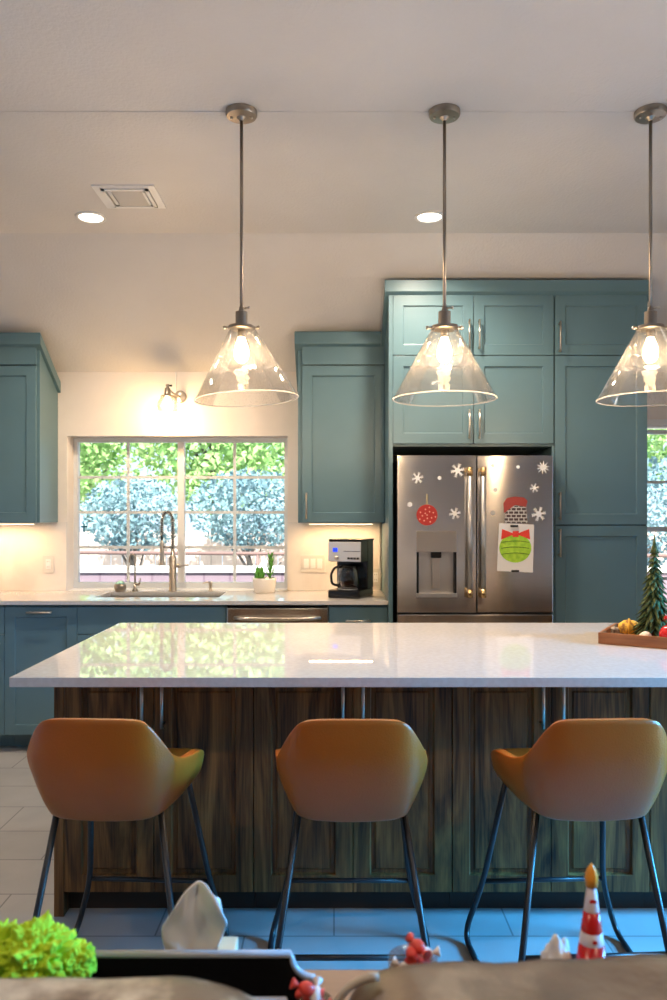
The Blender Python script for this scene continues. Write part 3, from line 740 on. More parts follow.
# ------------------------------------------------------------------ STOOLS
def make_stool(label, loc, rz=0):
    t = thing('bar_stool', label, 'stool', loc, rz)
    rim = [(0, -.280, .886), (.115, -.277, .886), (.150, -.268, .876), (.192, -.228, .778), (.203, -.14, .738), (.212, -.04, .728), (.220, .045, .720), (.206, .10, .664)]
    md1 = [(0, -.290, .770), (.122, -.285, .770), (.172, -.266, .764), (.200, -.215, .750), (.205, -.12, .704), (.210, -.03, .690), (.210, .05, .674), (.201, .11, .644)]
    low = [(0, -.250, .650), (.113, -.247, .650), (.156, -.230, .648), (.172, -.17, .645), (.184, -.1, .640), (.191, -.02, .638), (.195, .06, .630), (.193, .13, .622)]
    bs_ = [(0, -.222, .602), (.113, -.217, .602), (.148, -.192, .602), (.156, -.13, .602), (.165, -.07, .602), (.170, 0, .602), (.173, .08, .602), (.175, .165, .604)]
    bm = bmesh.new(); rows = []
    for row in (rim, md1, low, bs_):
        left = [bm.verts.new((-p[0], p[1], p[2])) for p in row[:0:-1]]
        right = [bm.verts.new(p) for p in row]
        rows.append(left + right)
    n = len(rows[0])
    for a, b in zip(rows, rows[1:]):
        for k in range(n - 1): bm.faces.new((a[k], a[k + 1], b[k + 1], b[k]))
    B = rows[-1]; c = n // 2
    bm.faces.new((B[c - 1], B[c], B[c + 1]))
    for k in range(1, c): bm.faces.new((B[c - k - 1], B[c - k], B[c + k], B[c + k + 1]))
    cl = bm.edges.layers.float.new('crease_edge')
    for k in range(n - 1):
        e = bm.edges.get((B[k], B[k + 1])); e[cl] = .5
    for row in rows[:3]:
        for kk in (c - 2, c + 2): pass
    for a, b in zip(rows[:3], rows[1:]):
        for kk in (c - 3, c + 3):
            e = bm.edges.get((a[kk], b[kk])); e[cl] = .45
    for kk in range(n - 1):
        e = bm.edges.get((rows[0][kk], rows[0][kk + 1])); e[cl] = .6
    o = obj('shell', bm, M['leather'], t, True)
    md = o.modifiers.new('s', 'SOLIDIFY'); md.thickness = .026; md.offset = 0
    md = o.modifiers.new('ss', 'SUBSURF'); md.levels = 2; md.render_levels = 3
    bm = bmesh.new(); box(bm, -.165, .165, -.19, .20, .622, .672, .022); o = obj('seat_cushion', bm, M['leather'], t, True)
    r = .0095
    for s in (-1, 1):
        bm = bmesh.new(); tube(bm, [(s * .147, -.15, .606), (s * .236, -.232, .03), (s * .238, -.205, .0105)], r, 12, fillet=.03); obj('leg', bm, M['black'], t, True)
        bm = bmesh.new(); tube(bm, [(s * .155, .13, .606), (s * .205, .255, .20), (s * .262, .285, .0105), (s * .254, .12, .0105)], r, 12, fillet=.07); obj('leg', bm, M['black'], t, True)
        bm = bmesh.new(); tube(bm, [(s * .2545, .125, .0105), (s * .238, -.208, .0105)], r, 12); obj('runner', bm, M['black'], t, True)
    bm = bmesh.new(); tube(bm, [(-.205, -.205, .207), (.205, -.205, .207)], .008, 12); obj('stretcher', bm, M['black'], t, True)
    bm = bmesh.new(); tube(bm, [(-.204, .253, .207), (.204, .253, .207)], .008, 12); obj('footrest', bm, M['black'], t, True)
    bm = bmesh.new(); box(bm, -.15, .15, -.155, .14, .588, .598); obj('mounting_plate', bm, M['black'], t)
    return t
def copy_tree(o, parent=None):
    c = o.copy(); C.objects.link(c); c.parent = parent
    for ch in list(o.children): copy_tree(ch, c)
    return c
YST = 2.37
s0 = make_stool('tan leather bucket stool at the open end of the island, nearest the window', (-.632, YST, 0), R(-3))
s1 = copy_tree(s0); s1.location = (.050, YST - .005, 0); s1.rotation_euler = (0, 0, 0); s1['label'] = 'middle tan leather bucket stool, between the other two at the island'
s2 = copy_tree(s0); s2.location = (.716, YST, 0); s2.rotation_euler = (0, 0, R(3)); s2['label'] = 'tan leather bucket stool directly behind the red and white toy cone'
for s in (s0, s1, s2): s['group'] = 'bucket stools along the island'

# ------------------------------------------------------------------ PENDANTS
warm = (1, .70, .42)
def light(name, kind, loc, power, col, rot=(0, 0, 0), **kw):
    l = bpy.data.lights.new(name, kind); l.energy = power; l.color = col
    for k, v in kw.items(): setattr(l, k, v)
    o = bpy.data.objects.new(name, l); C.objects.link(o); o.location = loc; o.rotation_euler = rot; return o
bulb_glass = emit('filament_bulb', (1, .70, .36), 30)
def make_pendant(label, loc):
    t = thing('pendant_light', label, 'pendant light', loc)   # origin: on the ceiling
    bm = bmesh.new(); lathe(bm, [(0, 0), (.062, 0), (.062, -.016), (.058, -.022), (.02, -.026), (.006, -.04), (0, -.04)], 36); cn = obj('canopy', bm, M['bronze'], t, True); soft(cn)
    bm = bmesh.new()
    for s in (-1, 1): ball(bm, (s * .04, 0, -.026), .0055)
    obj('screw', bm, M['nickel'], cn, True)
    zb_ = Z(311, 3.09) - ZC
    bm = bmesh.new(); tube(bm, [(0, 0, -.03), (0, 0, zb_)], .0068, 12); obj('rod', bm, M['bronze'], t, True)
    z1 = zb_
    bm = bmesh.new(); lathe(bm, [(0, z1 + .018), (.009, z1 + .016), (.012, z1), (.024, z1 - .004), (.024, z1 - .056), (.052, z1 - .060), (.054, z1 - .072), (.050, z1 - .074), (0, z1 - .074)], 32); sk = obj('socket_cap', bm, M['bronze'], t, True); soft(sk)
    bm = bmesh.new(); tube(bm, [(.008, 0, z1 + .010), (.028, -.006, z1 + .012)], .0035); ball(bm, (.03, -.006, z1 + .012), .006)
    for s in (-1, 1): tube(bm, [(s * .05, 0, z1 - .066), (s * .066, 0, z1 - .066)], .005); ball(bm, (s * .067, 0, z1 - .066), .008)
    obj('thumb_screw', bm, M['nickel'], sk, True)
    zr = Z(398.6, 3.09) - ZC; r1, r0 = .2045, .050; z2 = z1 - .069
    bm = bmesh.new(); lathe(bm, [(r0, z2), (r1, zr), (r1 + .0015, zr - .003), (r1 - .003, zr - .003), (r0 - .003, z2)], 64, closed=True); obj('glass_shade', bm, M['shade'], t, True)
    bm = bmesh.new(); tube(bm, [((r1 - .001) * math.cos(2 * PI * k / 64), (r1 - .001) * math.sin(2 * PI * k / 64), zr - .0015) if False else ((r1 - .001) * math.cos(2 * PI * k / 64), (r1 - .001) * math.sin(2 * PI * k / 64), zr - .0015) for k in range(65)], .0028, 8)
    obj('shade_rim', bm, M['rimglass'], t, True)
    bm = bmesh.new(); lathe(bm, [(0, z1 - .07), (.016, z1 - .07), (.016, z1 - .105), (0, z1 - .105)], 20); obj('lamp_holder', bm, M['bronze'], t, True)
    bm = bmesh.new(); zq = z1 - .100; lathe(bm, [(.012, zq), (.016, zq - .015), (.027, zq - .045), (.030, zq - .065), (.026, zq - .088), (.014, zq - .103), (0, zq - .107)], 24); obj('light_bulb', bm, bulb_glass, t, True)
    return t, zq - .06
M['rimglass'] = glass('rim_glass', (.9, .92, .93), 1.6, .1, haze=.35)
PX = [X(241.5, 3.09), X(444.5, 3.09), X(650.5, 3.09)]
names = ['glass cone pendant hanging in front of the window wall, beside the sconce', 'glass cone pendant hanging in front of the refrigerator cabinet doors', 'glass cone pendant hanging in front of the edge of the pantry cabinet']
p0, zl = make_pendant(names[0], (PX[0], YI, ZC)); p0['group'] = 'glass pendants over the island'
for k in (1, 2):
    q = copy_tree(p0); q.location = (PX[k], YI, ZC); q['label'] = names[k]
for ch in p0.children:
    if ch.name.startswith('glass_shade') or ch.name.startswith('shade_rim'):
        zz = Z(311, 3.09) - ZC - .069; ch.matrix_basis = Matrix.Translation((.004, 0, zz)) @ Matrix.Rotation(R(-3.4), 4, 'Y') @ Matrix.Translation((0, 0, -zz))
for k in range(3):
    light('pendant_lamp', 'POINT', (PX[k], YI, ZC + zl - .065), 23, warm, shadow_soft_size=.03)

# vent and downlights
t = thing('ceiling_vent', 'square white louvred air vent in the ceiling beside a recessed light', 'vent', (-.95, 3.62, ZC))
vx0, vx1 = X(91, 3.79), X(152, 3.79); 
d1, d2 = 3.66, 3.99   # (y 184 and 207)
t.location = (0, 0, ZC)
d1 = (ZC - EYE) * F / (HY - 184.5); d2 = (ZC - EYE) * F / (HY - 207)
vx0, vx1 = X(91, d1), X(154, d1)
bm = bmesh.new()
for (a, b, c, d) in ((vx0, vx1, d1, d1 + .035), (vx0, vx1, d2 - .035, d2), (vx0, vx0 + .035, d1 + .035, d2 - .035), (vx1 - .035, vx1, d1 + .035, d2 - .035)): box(bm, a, b, c, d, -.008, 0, .001)
obj('frame', bm, M['white'], t)
bx('deflector_plate', vx0 + .085, vx1 - .075, d1 + .05, d2 - .045, -.014, -.004, mat('vent_grey', (.50, .49, .48), .5), t, .001)
for k, s in enumerate((.038, .062)):
    bm = bmesh.new()
    a, b, c, d = vx0 + s, vx1 - s, d1 + s * .7, d2 - s * .7; w = .016
    for (e, f, g_, h) in ((a, b, c, c + w), (a, b, d - w, d), (a, a + w, c, d), (b - w, b, c, d)): box(bm, e, f, g_, h, -.016 + .003 * k, -.010 + .003 * k)
    obj('louvre', bm, M['white'], t)
bx('duct_opening', vx0 + .03, vx1 - .03, d1 + .03, d2 - .03, -.003, -.001, mat('duct', (.45, .43, .41), .8), t)
for (px, py, lab) in ((91, 217, 'round recessed ceiling light beside the square air vent'), (429.5, 216.5, 'round recessed ceiling light behind the rod of the middle pendant')):
    d = (ZC - EYE) * F / (HY - py); xx = X(px, d)
    t = thing('recessed_light', lab, 'ceiling light', (xx, d, ZC), 0, 'recessed ceiling lights')
    bm = bmesh.new(); lathe(bm, [(.062, 0), (.082, 0), (.080, -.006), (.066, -.008), (.062, -.003)], 36, closed=True); obj('trim_ring', bm, M['white'], t, True)
    bm = bmesh.new(); lathe(bm, [(0, -.002), (.063, -.002), (.063, -.0005), (0, -.0005)], 36); obj('lens', bm, emit('downlight_lens', (1, .86, .68), 14), t)
    light('downlight_lamp', 'SPOT', (xx, d, ZC - .02), 125, (1, .82, .63), (0, 0, 0), spot_size=R(150), spot_blend=.8, shadow_soft_size=.06)

for (xx, d) in ((-1.2, .2), (1.2, .2)):  # two unseen downlights added to brighten the sofa end of the room
    q = copy_tree(t); q.location = (xx, d, ZC + .004); q['label'] = 'added unseen recessed ceiling light over the sofa, ' + ('sink side' if xx < 0 else 'pantry side')
    light('downlight_lamp', 'SPOT', (xx, d, ZC - .02), 60, (1, .76, .54), (0, 0, 0), spot_size=R(150), spot_blend=.8, shadow_soft_size=.06)
# sconce
yS = YW
t = thing('wall_sconce', 'small bell-shaped wall sconce glowing above the kitchen window', 'wall lamp', (X(180.5, YW), YW, Z(397, YW)))
bm = bmesh.new(); lathe(bm, [(0, 0), (.042, 0), (.042, .012), (.034, .02), (0, .022)], 28, mat4=Matrix.Rotation(R(90), 4, 'X')); obj('backplate', bm, M['nickel'], t, True)
bm = bmesh.new(); tube(bm, [(0, -.015, 0), (-.02, -.09, .0), (-.052, -.13, .03), (-.058, -.135, .005)], .007, fillet=.03); obj('arm', bm, M['nickel'], t, True)
bm = bmesh.new(); c = (-.060, -.135, 0)
lathe(bm, [(0, .065), (.010, .064), (.013, .055), (.008, .048), (.012, .04), (.020, .036), (.021, .0), (.024, -.006), (.044, -.012), (.044, -.018), (0, -.018)], 24, c); obj('socket_cap', bm, M['bronze'], t, True)
bm = bmesh.new(); tube(bm, [(c[0] + .012, c[1], .055), (c[0] + .030, c[1], .055)], .006); obj('switch_key', bm, M['dark'], t, True)
bm = bmesh.new(); lathe(bm, [(.040, -.018), (.066, -.055), (.070, -.09), (.064, -.115), (.062, -.115), (.067, -.09), (.063, -.055), (.038, -.018)], 32, c, closed=True); obj('glass_shade', bm, M['shade'], t, True)
bm = bmesh.new(); lathe(bm, [(.012, -.02), (.026, -.05), (.030, -.07), (.022, -.095), (0, -.104)], 24, c); obj('light_bulb', bm, emit('sconce_bulb', (1, .74, .42), 24), t, True)
bx('conduit', -.0335, -.0265, -.010, -.001, .02, Z(372, YW) - Z(397, YW) - .004, M['white'], t)
light('sconce_lamp', 'POINT', (X(180.5, YW) - .06, YW - .135, Z(397, YW) - .16), 11, (1, .60, .24), shadow_soft_size=.04)

# under-cabinet strips
for (a, b, lab) in ((-2.54, -1.98, 'slim warm light strip beneath the upper cabinet by the window'), (xr0 + .06, xr1 - .06, 'slim warm light strip beneath the upper cabinet over the coffee maker')):
    t = thing('light_strip', lab, 'light', (0, 0, 0), 0)
    bx('housing', a, b, 5.14, 5.18, ZB - .010, ZB - .0005, M['white'], t, .001)
    bx('diffuser', a + .01, b - .01, 5.145, 5.175, ZB - .0125, ZB - .010, emit('strip_glow', (1, .72, .42), 7), t)
    o = light('strip_lamp', 'AREA', ((a + b) / 2, 5.16, ZB - .016), 3.6 * (b - a) / .5, (1, .62, .30), (0, 0, 0), shape='RECTANGLE', size=b - a - .02, size_y=.03)

# ------------------------------------------------------------------ TRAY ON THE ISLAND
ta = R(-31); TO = Vector((1.055, 3.115, CT))
t = thing('wooden_tray', 'rectangular wooden tray holding holiday decorations on the island', 'tray', TO, ta)
TL, TW, TH = .56, .32, .045
bx('bottom', .012, TL - .012, .012, TW - .012, .0005, .008, M['traywood'], t)
for (a, b, c, d) in ((0, TL, 0, .012), (0, TL, TW - .012, TW), (0, .012, .012, TW - .012), (TL - .012, TL, .012, TW - .012)):
    bx('side', a, b, c, d, .0005, TH, M['traywood'], t, .002)
def onTray(u, v, z=.009):
    return TO + Vector((u * math.cos(ta) - v * math.sin(ta), u * math.sin(ta) + v * math.cos(ta), z))
# decorative tree
tp = Vector((X(654.5, 3.17), 3.17, CT + .009))
t = thing('tabletop_tree', 'dark green carved evergreen tree ornament standing on the wooden tray', 'ornament', tp)
bm = bmesh.new(); lathe(bm, [(0, 0), (.035, 0), (.033, .010), (.012, .014), (.009, .06), (.005, .36), (0, .40)], 14); obj('trunk', bm, mat('tree_trunk', (.10, .05, .03), .7), t, True)
gm = noisy(mat('tree_green', rough=.75, spec=.2), (.022, .055, .022), (.12, .13, .04), 45, detail=2)
bm = bmesh.new()
for k in range(17):
    q = k / 16; zz = .070 + .300 * q; rr = .088 * (1 - q) ** .85 + .014; nl = int(17 - 8 * q)
    for j in range(nl):
        a = 2 * PI * j / nl + k * .7 + random.uniform(-.1, .1)
        leaf(bm, (0.004 * math.cos(a), .004 * math.sin(a), zz), (math.cos(a), math.sin(a), -.45 - .4 * random.random() - .35 * q), rr * random.uniform(.9, 1.12), .0135 * (1 - .3 * q), -.10, 4)
obj('foliage', bm, gm, t)
bm = bmesh.new(); lathe(bm, [(0, .432), (.002, .42), (.006, .39), (.012, .365), (.018, .350), (0, .362)], 12); obj('tip', bm, gm, t, True)
# yellow/brown bauble lying, grey cone, white ball, red ball
def P3(px, py_base, z=CT + .009):
    d = (EYE - z) * F / (py_base - HY); return X(px, d), d
x_, d_ = X(629, 3.26), 3.26
t = thing('knitted_ornament', 'yellow and brown patterned oval ornament lying on the wooden tray', 'ornament', (x_, d_, CT + .009), R(-15))
bm = bmesh.new(); ball(bm, (0, 0, .034), .036, sx=1.25, sy=.95, sz=.93, bumpy=.12, bs=30); obj('body', bm, noisy(mat('knit', rough=.8), (.30, .14, .04), (.80, .50, .07), 45, lo=.45, hi=.55), t, True)
bm = bmesh.new(); tube(bm, [(.0, -.034 + .0 * k, .034 + .0 * k) if False else (.034 * math.cos(a) * .1, .036 * math.cos(a), .034 + .036 * math.sin(a)) for k, a in enumerate([2 * PI * k / 20 for k in range(21)])], .004, 6); obj('ribbon', bm, M['yellow'], t, True)
x_, d_ = X(614, 3.27), 3.27
t = tag(obj('pinecone_ornament', (lambda bm: (ball(bm, (0, 0, .018), .018, sx=1.4, bumpy=.5, bs=40), bm)[1])(bmesh.new()), noisy(mat('grey_cone', rough=.8), (.12, .09, .07), (.55, .50, .45), 60), None, True, (x_, d_, CT + .009)), 'small grey and brown cone ornament at the end of the tray', 'ornament')
tag(obj('white_ball_ornament', (lambda bm: (ball(bm, (0, 0, .0245), .0245, bumpy=.06), bm)[1])(bmesh.new()), mat('white_ball', (.75, .68, .60), .6), None, True, (X(645.5, 3.06), 3.06, CT + .009)), 'cream white ball on the tray in front of the small tree', 'ornament')
t = thing('red_bauble', 'shiny red bauble with white specks beside the small tree', 'ornament', (X(670, 3.02), 3.02, CT + .009))
bm = bmesh.new(); ball(bm, (0, 0, .040), .040, seg=32); obj('ball', bm, noisy(mat('red_speck', rough=.12), (.5, .01, .012), (.8, .5, .5), 75, lo=.66, hi=.70), t, True)
bm = bmesh.new(); lathe(bm, [(0, .092), (.005, .09), (.006, .085), (.009, .082), (.009, .076), (0, .076)], 14); obj('cap', bm, M['nickel'], t, True)
t = thing('red_berry_sprig', 'sprig of small red berries behind the shiny red bauble', 'ornament', (X(668, 3.12), 3.12, CT + .009))
for k in range(5):
    bm = bmesh.new(); ball(bm, (.018 * math.cos(k * 1.3), .018 * math.sin(k * 1.3) , .052 + .014 * k), .010, seg=14); obj('berry', bm, M['red'], t, True)
bm = bmesh.new(); tube(bm, [(0, 0, 0), (.003, 0, .06), (0, .003, .115)], .004, 8); obj('stem', bm, mat('sprig_stem', (.12, .07, .03), .8), t, True)

# ------------------------------------------------------------------ FOREGROUND: SOFA + CONSOLE
def cushion(name, x0, x1, y0, y1, z0, z1, m, parent, p=5, wr=.012, seed=0, n=26):
    bm = bmesh.new(); bmesh.ops.create_cube(bm, size=2); bmesh.ops.subdivide_edges(bm, edges=bm.edges, cuts=n, use_grid_fill=True)
    for v in bm.verts:
        c = v.co; q = (abs(c.x) ** p + abs(c.y) ** p + abs(c.z) ** p) ** (1 / p); c = c / q
        w = Vector(((x0 + x1) / 2 + c.x * (x1 - x0) / 2, (y0 + y1) / 2 + c.y * (y1 - y0) / 2, (z0 + z1) / 2 + c.z * (z1 - z0) / 2))
        nn = noise.noise(Vector((w.x * 5 + seed, w.y * 7, w.z * 6))) * wr + noise.noise(Vector((w.x * 16 + seed, w.y * 12, w.z * 18))) * wr * .35
        v.co = w + Vector((c.x * .3, c.y, c.z)).normalized() * nn
    return obj(name, bm, m, parent, True)
t = thing('leather_sofa', 'brown leather sofa with its rounded back towards the kitchen', 'sofa')
bx('base', -.98, .98, -.02, .92, .06, .30, M['sofa'], t, .03)
cushion('back_cushion', -.80, -.035, .70, .935, .40, .914, M['sofa_highlight'], t, 5, .014, 3)
cb = cushion('back_cushion', .004, .80, .70, .935, .40, .921, M['sofa'], t, 8, .010, 11)
bm = bmesh.new(); pts = []
for k in range(15):
    a = PI * .5 + PI * .52 * k / 14; pts.append((.050 + .055 * math.cos(a) * 1.0, .87, .856 + .060 * math.sin(a)))
tube(bm, pts, .0045, 8); obj('piping', bm, mat('pale_piping', (.45, .38, .30), .5), cb, True)
for (a, b, s) in ((-.79, -.01, 5), (.01, .79, 9)): cushion('seat_cushion', a, b, .0, .70, .30, .47, M['sofa'], t, 6, .008, s, 14)
for (a, b, s) in ((-.98, -.80, 6), (.80, .98, 8)): cushion('armrest', a, b, -.02, .93, .2, .66, M['sofa'], t, 6, .006, s, 12)
for (a, b) in ((-.9, .05), (.9, .05), (-.9, .85), (.9, .85)):
    bm = bmesh.new(); lathe(bm, [(0, 0), (.02, 0), (.028, .062), (0, .062)], 14, (a, b, 0)); obj('foot', bm, M['plastic'], t, True)
t = thing('console_table', 'narrow brown wooden console table behind the leather sofa', 'table')
ct = bx('tabletop', -.95, .95, .955, 1.257, .672, .70, M['table'], t, .004)
bx('apron', -.90, .90, .985, 1.225, .60, .672, M['table'], t)
for (a, b) in ((-.91, .975), (.87, .975), (-.91, 1.195), (.87, 1.195)): bx('leg', a, a + .04, b, b + .04, 0, .672, M['table'], t, .003)
# moss in a bowl
t = thing('moss_bowl', 'bright lime green moss heaped in a shallow pale bowl', 'plant', (-.545, 1.09, .70))
bm = bmesh.new(); lathe(bm, [(0, 0), (.06, 0), (.11, .05), (.128, .095), (.123, .095), (.105, .052), (.055, .006), (0, .006)], 36); obj('bowl', bm, M['pot'], t, True)
bm = bmesh.new()
for (q, w, e, r) in ((-.04, .0, .095, .085), (.060, .0, .100, .060), (.130, -.005, .115, .050), (.180, 0, .108, .030), (.0, .05, .09, .05), (-.09, -.03, .09, .05), (0, -.05, .085, .05)):
    g_ = bmesh.ops.create_icosphere(bm, subdivisions=6, radius=r)
    for v in g_['verts']:
        k = 1 + .22 * noise.noise(v.co * 45 + Vector((q * 50, 0, 0))) + .26 * noise.noise(v.co * 110) + .16 * noise.noise(v.co * 230)
        v.co = Vector((v.co.x * k + q, v.co.y * k + w, v.co.z * k * .85 + e))
mo = obj('moss', bm, M['moss'], t, True); mo['kind'] = 'stuff'
# black tray with scooped end
t = thing('black_serving_tray', 'low black tray with a pale highlight strip on its rim and a scooped end on the console', 'tray', (0, 0, .7003))
xa_, xb_ = -.4065, -.066; zt_ = .772 - .70
end = [(xb_ + .038 * math.sin(a) * 1.0 if False else xb_ + .036 * (1 - math.cos(a)), zt_ - .036 * math.sin(a)) for a in [PI / 2 * k / 8 for k in range(9)]]
prof = [(xa_, 0), (xa_ - .004, zt_)] + end + [(-.022, 0)]
for (a, b) in ((1.045, 1.057), (1.160, 1.172)):
    bm = bmesh.new(); poly(bm, prof[::-1], a, b); obj('side', bm, M['plastic'], t)
    bm = bmesh.new(); tube(bm, [(xa_ - .002, (a + b) / 2, zt_ + .002)] + [(p[0] + .001, (a + b) / 2, p[1] + .003) for p in end], .0062, 8); obj('rim', bm, M['rim_shine'], t, True)
bx('bottom', xa_ + .001, -.024, 1.057, 1.160, 0, .006, M['plastic'], t)
bx('end_panel', xa_, xa_ + .01, 1.057, 1.160, .006, zt_, M['plastic'], t)
# tissue box with tissue
t = thing('tissue_pack', 'pale flat pack with a white tissue sticking up behind the black tray', 'tissue box', (-.225, 1.215, .70))
bx('box', -.075, .040, -.038, .038, 0, .026, mat('tissue_box_card', (.62, .50, .38), .7), t, .003)
bm = bmesh.new(); rows = []; nu, nv = 26, 18
for j in range(nv + 1):
    v = j / nv; row = []
    w0 = .030 + .045 * v - .028 * max(0, v - .7) / .3
    for i in range(nu + 1):
        u = i / nu * 2 - 1
        x = u * w0 * (.80 + .1 * math.sin(v * 4)) + .014 * v; y = .010 * math.sin(u * 3.2 + v * 2) * (.4 + v) + .01 * noise.noise(Vector((u * 2, v * 3, 1)))
        z = .022 + .112 * v + .022 * (1 - u * u) * v + .006 * u * v
        row.append(bm.verts.new((x, y, z)))
    rows.append(row)
for a, b in zip(rows, rows[1:]):
    for i in range(nu): bm.faces.new((a[i], a[i + 1], b[i + 1], b[i]))
o = obj('tissue', bm, M['tissue'], t, True); md = o.modifiers.new('s', 'SOLIDIFY'); md.thickness = .002
tag(bx('small_box', -.180, -.152, 1.19, 1.24, .7003, .762, mat('cream_card', (.62, .58, .42), .7), None, .003), 'small cream coloured box beside the pale flat pack behind the tray', 'box')
# toy cone
t = thing('toy_traffic_cone', 'small red and white toy traffic cone with an orange flame tip', 'toy', (X(591.5, 1.12), 1.12, .70))
bm = bmesh.new(); box(bm, -.036, .036, -.036, .036, 0, .007, .002); obj('foot_plate', bm, M['red'], t)
hts = [(866, None)]
def hz(py): return Z(py, 1.12) - .70
def hr(py): return (4.2 + (py - 885) * .138) * 1.12 / F
bands = [(1019, 942, M['red']), (942, 930, 'p'), (930, 910, M['red']), (910, 886, 'w')]
for a, b, m_ in bands:
    bm = bmesh.new(); lathe(bm, [(hr(a), hz(a)), (hr(b), hz(b)), (0, hz(b)), (0, hz(a))], 28)
    obj('band', bm, M['red'] if m_ is M['red'] else (mat('cone_pale', (.62, .55, .60), .4)), t, True)
bm = bmesh.new(); 
for (q, w) in ((900, 1.2), (938, 0)): ball(bm, (0, -hr(q) + .002, hz(q)), .0055, sy=.4, seg=12)
obj('spot', bm, M['red'], t, True)
bm = bmesh.new(); lathe(bm, [(0, hz(886)), (.008, hz(886)), (.0095, hz(878)), (.007, hz(870)), (.002, hz(864)), (0, hz(863))], 16); obj('flame_tip', bm, M['orange'], t, True)
# crumpled napkin, sweets
bm = bmesh.new(); g_ = bmesh.ops.create_icosphere(bm, subdivisions=4, radius=1)
for v in g_['verts']:
    k = 1 + .35 * noise.noise(v.co * 2.3) + .15 * noise.noise(v.co * 6); v.co = Vector((v.co.x * k * .024, v.co.y * k * .02, max(0, .058 + v.co.z * k * .052)))
tag(obj('crumpled_napkin', bm, M['tissue'], None, True, (X(558, 1.14), 1.14, .70)), 'crumpled white napkin beside the toy cone', 'napkin')
def candy_jar(px, d, top, n, lab, rr=.03, seed=1):
    random.seed(seed); t = thing('candy_jar', lab, 'jar', (X(px, d), d, .70))
    h = top - .70
    bm = bmesh.new(); lathe(bm, [(0, 0), (rr * .8, 0), (rr, h * .2), (rr, h * .72), (rr - .002, h * .72), (rr - .002, h * .2), (rr * .8 - .002, .003), (0, .003)], 28, closed=False); obj('glass', bm, M['clear'], t, True)
    for k in range(n):
        bm = bmesh.new(); a = random.uniform(0, 6.28); q = random.uniform(0, rr * .55); r = .0095; zz = .012 + (h - .024) * k / (n - 1)
        ball(bm, (0, 0, 0), r, sx=1.3, seg=12)
        for s in (-1, 1): lathe(bm, [(.001, 0), (.008, .011), (.0075, .0115), (0, .002)], 8, mat4=Matrix.Translation((s * .011, 0, 0)) @ Matrix.Rotation(s * R(90), 4, 'Y'))
        o = obj('wrapped_candy', bm, (M['candyred'], M['candywhite'], M['candyred'])[k % 3], None, True, (t.location.x + q * math.cos(a), t.location.y + q * math.sin(a), .70 + zz))
        o.rotation_euler = (random.uniform(-.6, .6), random.uniform(-.6, .6), a)
        tag(o, ('red' if k % 3 != 1 else 'white') + ' wrapped sweet ' + lab2[seed], 'candy', grp[seed])
lab2 = {1: 'heaped in the jar between the sofa cushion and middle stool', 2: 'heaped in the jar beside the scooped end of the black tray'}
grp = {1: 'wrapped sweets in the jar nearer the cone', 2: 'wrapped sweets in the jar by the black tray'}
candy_jar(413, 1.13, .825, 13, 'small glass jar heaped with red and white sweets, nearer the cone', .036, 1)
candy_jar(316, 1.06, .80, 9, 'small glass jar of red sweets beside the scooped end of the tray', .022, 2)
random.seed(20)

# ------------------------------------------------------------------ OUTSIDE
ground = mat('pale_ground', (.66, .64, .60), .9)
o = bx('patio_ground', -22, 26, YW + .23, 30, -.75, -.55, ground); struct(o)
o = bx('side_yard_ground', XR + .25, 18, -14, YW + .22, -.30, -.10, ground); struct(o)
fm = noisy(mat('fence_boards', rough=.9), (.55, .43, .36), (.70, .58, .50), 6, vec=(8, 1, .5))
t = thing('garden_fence', 'tall weathered board fence across the end of the yard', 'fence')
bm = bmesh.new()
for k in range(118): x = -12 + k * .2; box(bm, x, x + .188, 14, 14.02, -.55, 1.14 + .01 * (k % 3))
obj('boards', bm, fm, t)
bm = bmesh.new(); 
for z in (-.2, .75): box(bm, -12, 11.6, 14.02, 14.06, z, z + .09)
obj('rails', bm, fm, t)
t = thing('fence_shade_wall', 'low pinkish wall standing in for the shaded fence foot outside the kitchen window', 'wall')  # the fence's shaded lower part, built as a separate low pink wall
bw = mat('fence_shade_pink', rough=.9); b_ = bw.node_tree.nodes['Principled BSDF']; v_ = coords(bw, (1, 1, 1), (R(90), 0, 0)); bt = nd(bw, 'ShaderNodeTexBrick'); bt.inputs['Scale'].default_value = 1; bt.inputs['Brick Width'].default_value = .3; bt.inputs['Row Height'].default_value = .9; bt.inputs['Mortar Size'].default_value = .012
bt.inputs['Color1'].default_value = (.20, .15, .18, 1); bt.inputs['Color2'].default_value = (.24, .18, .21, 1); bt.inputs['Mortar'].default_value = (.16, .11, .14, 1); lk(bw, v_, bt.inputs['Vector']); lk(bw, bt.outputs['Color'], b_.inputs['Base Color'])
bx('shade_band', -9, 12, 9.0, 9.2, -.55, .78, bw, t)
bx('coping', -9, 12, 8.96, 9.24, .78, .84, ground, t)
t = thing('yard_rail', 'thin brown handrail crossing the yard beyond the low wall', 'railing')
bm = bmesh.new(); tube(bm, [(-7, 10.2, .97), (8, 10.2, .89)], .025, 8); obj('rail', bm, mat('rail_paint', (.22, .14, .12), .6), t, True)
for k in range(6):
    bm = bmesh.new(); xx = -6.8 + 2.9 * k; tube(bm, [(xx, 10.2, -.55), (xx, 10.2, .97 - .08 * (xx + 7) / 15)], .02, 8); obj('post', bm, mat('post_paint', (.22, .14, .12), .6), t, True)
lg = noisy(mat('tree_leaves', rough=.7), (.20, .42, .12), (.52, .74, .30), 1.2)
lb = noisy(mat('shaded_shrub_leaves', rough=.7), (.11, .22, .27), (.34, .52, .54), 1.0)  # blue in the leaf colour paints the bluish shade of the lower foliage
bark = noisy(mat('bark', rough=.9), (.10, .09, .08), (.22, .19, .17), 8)
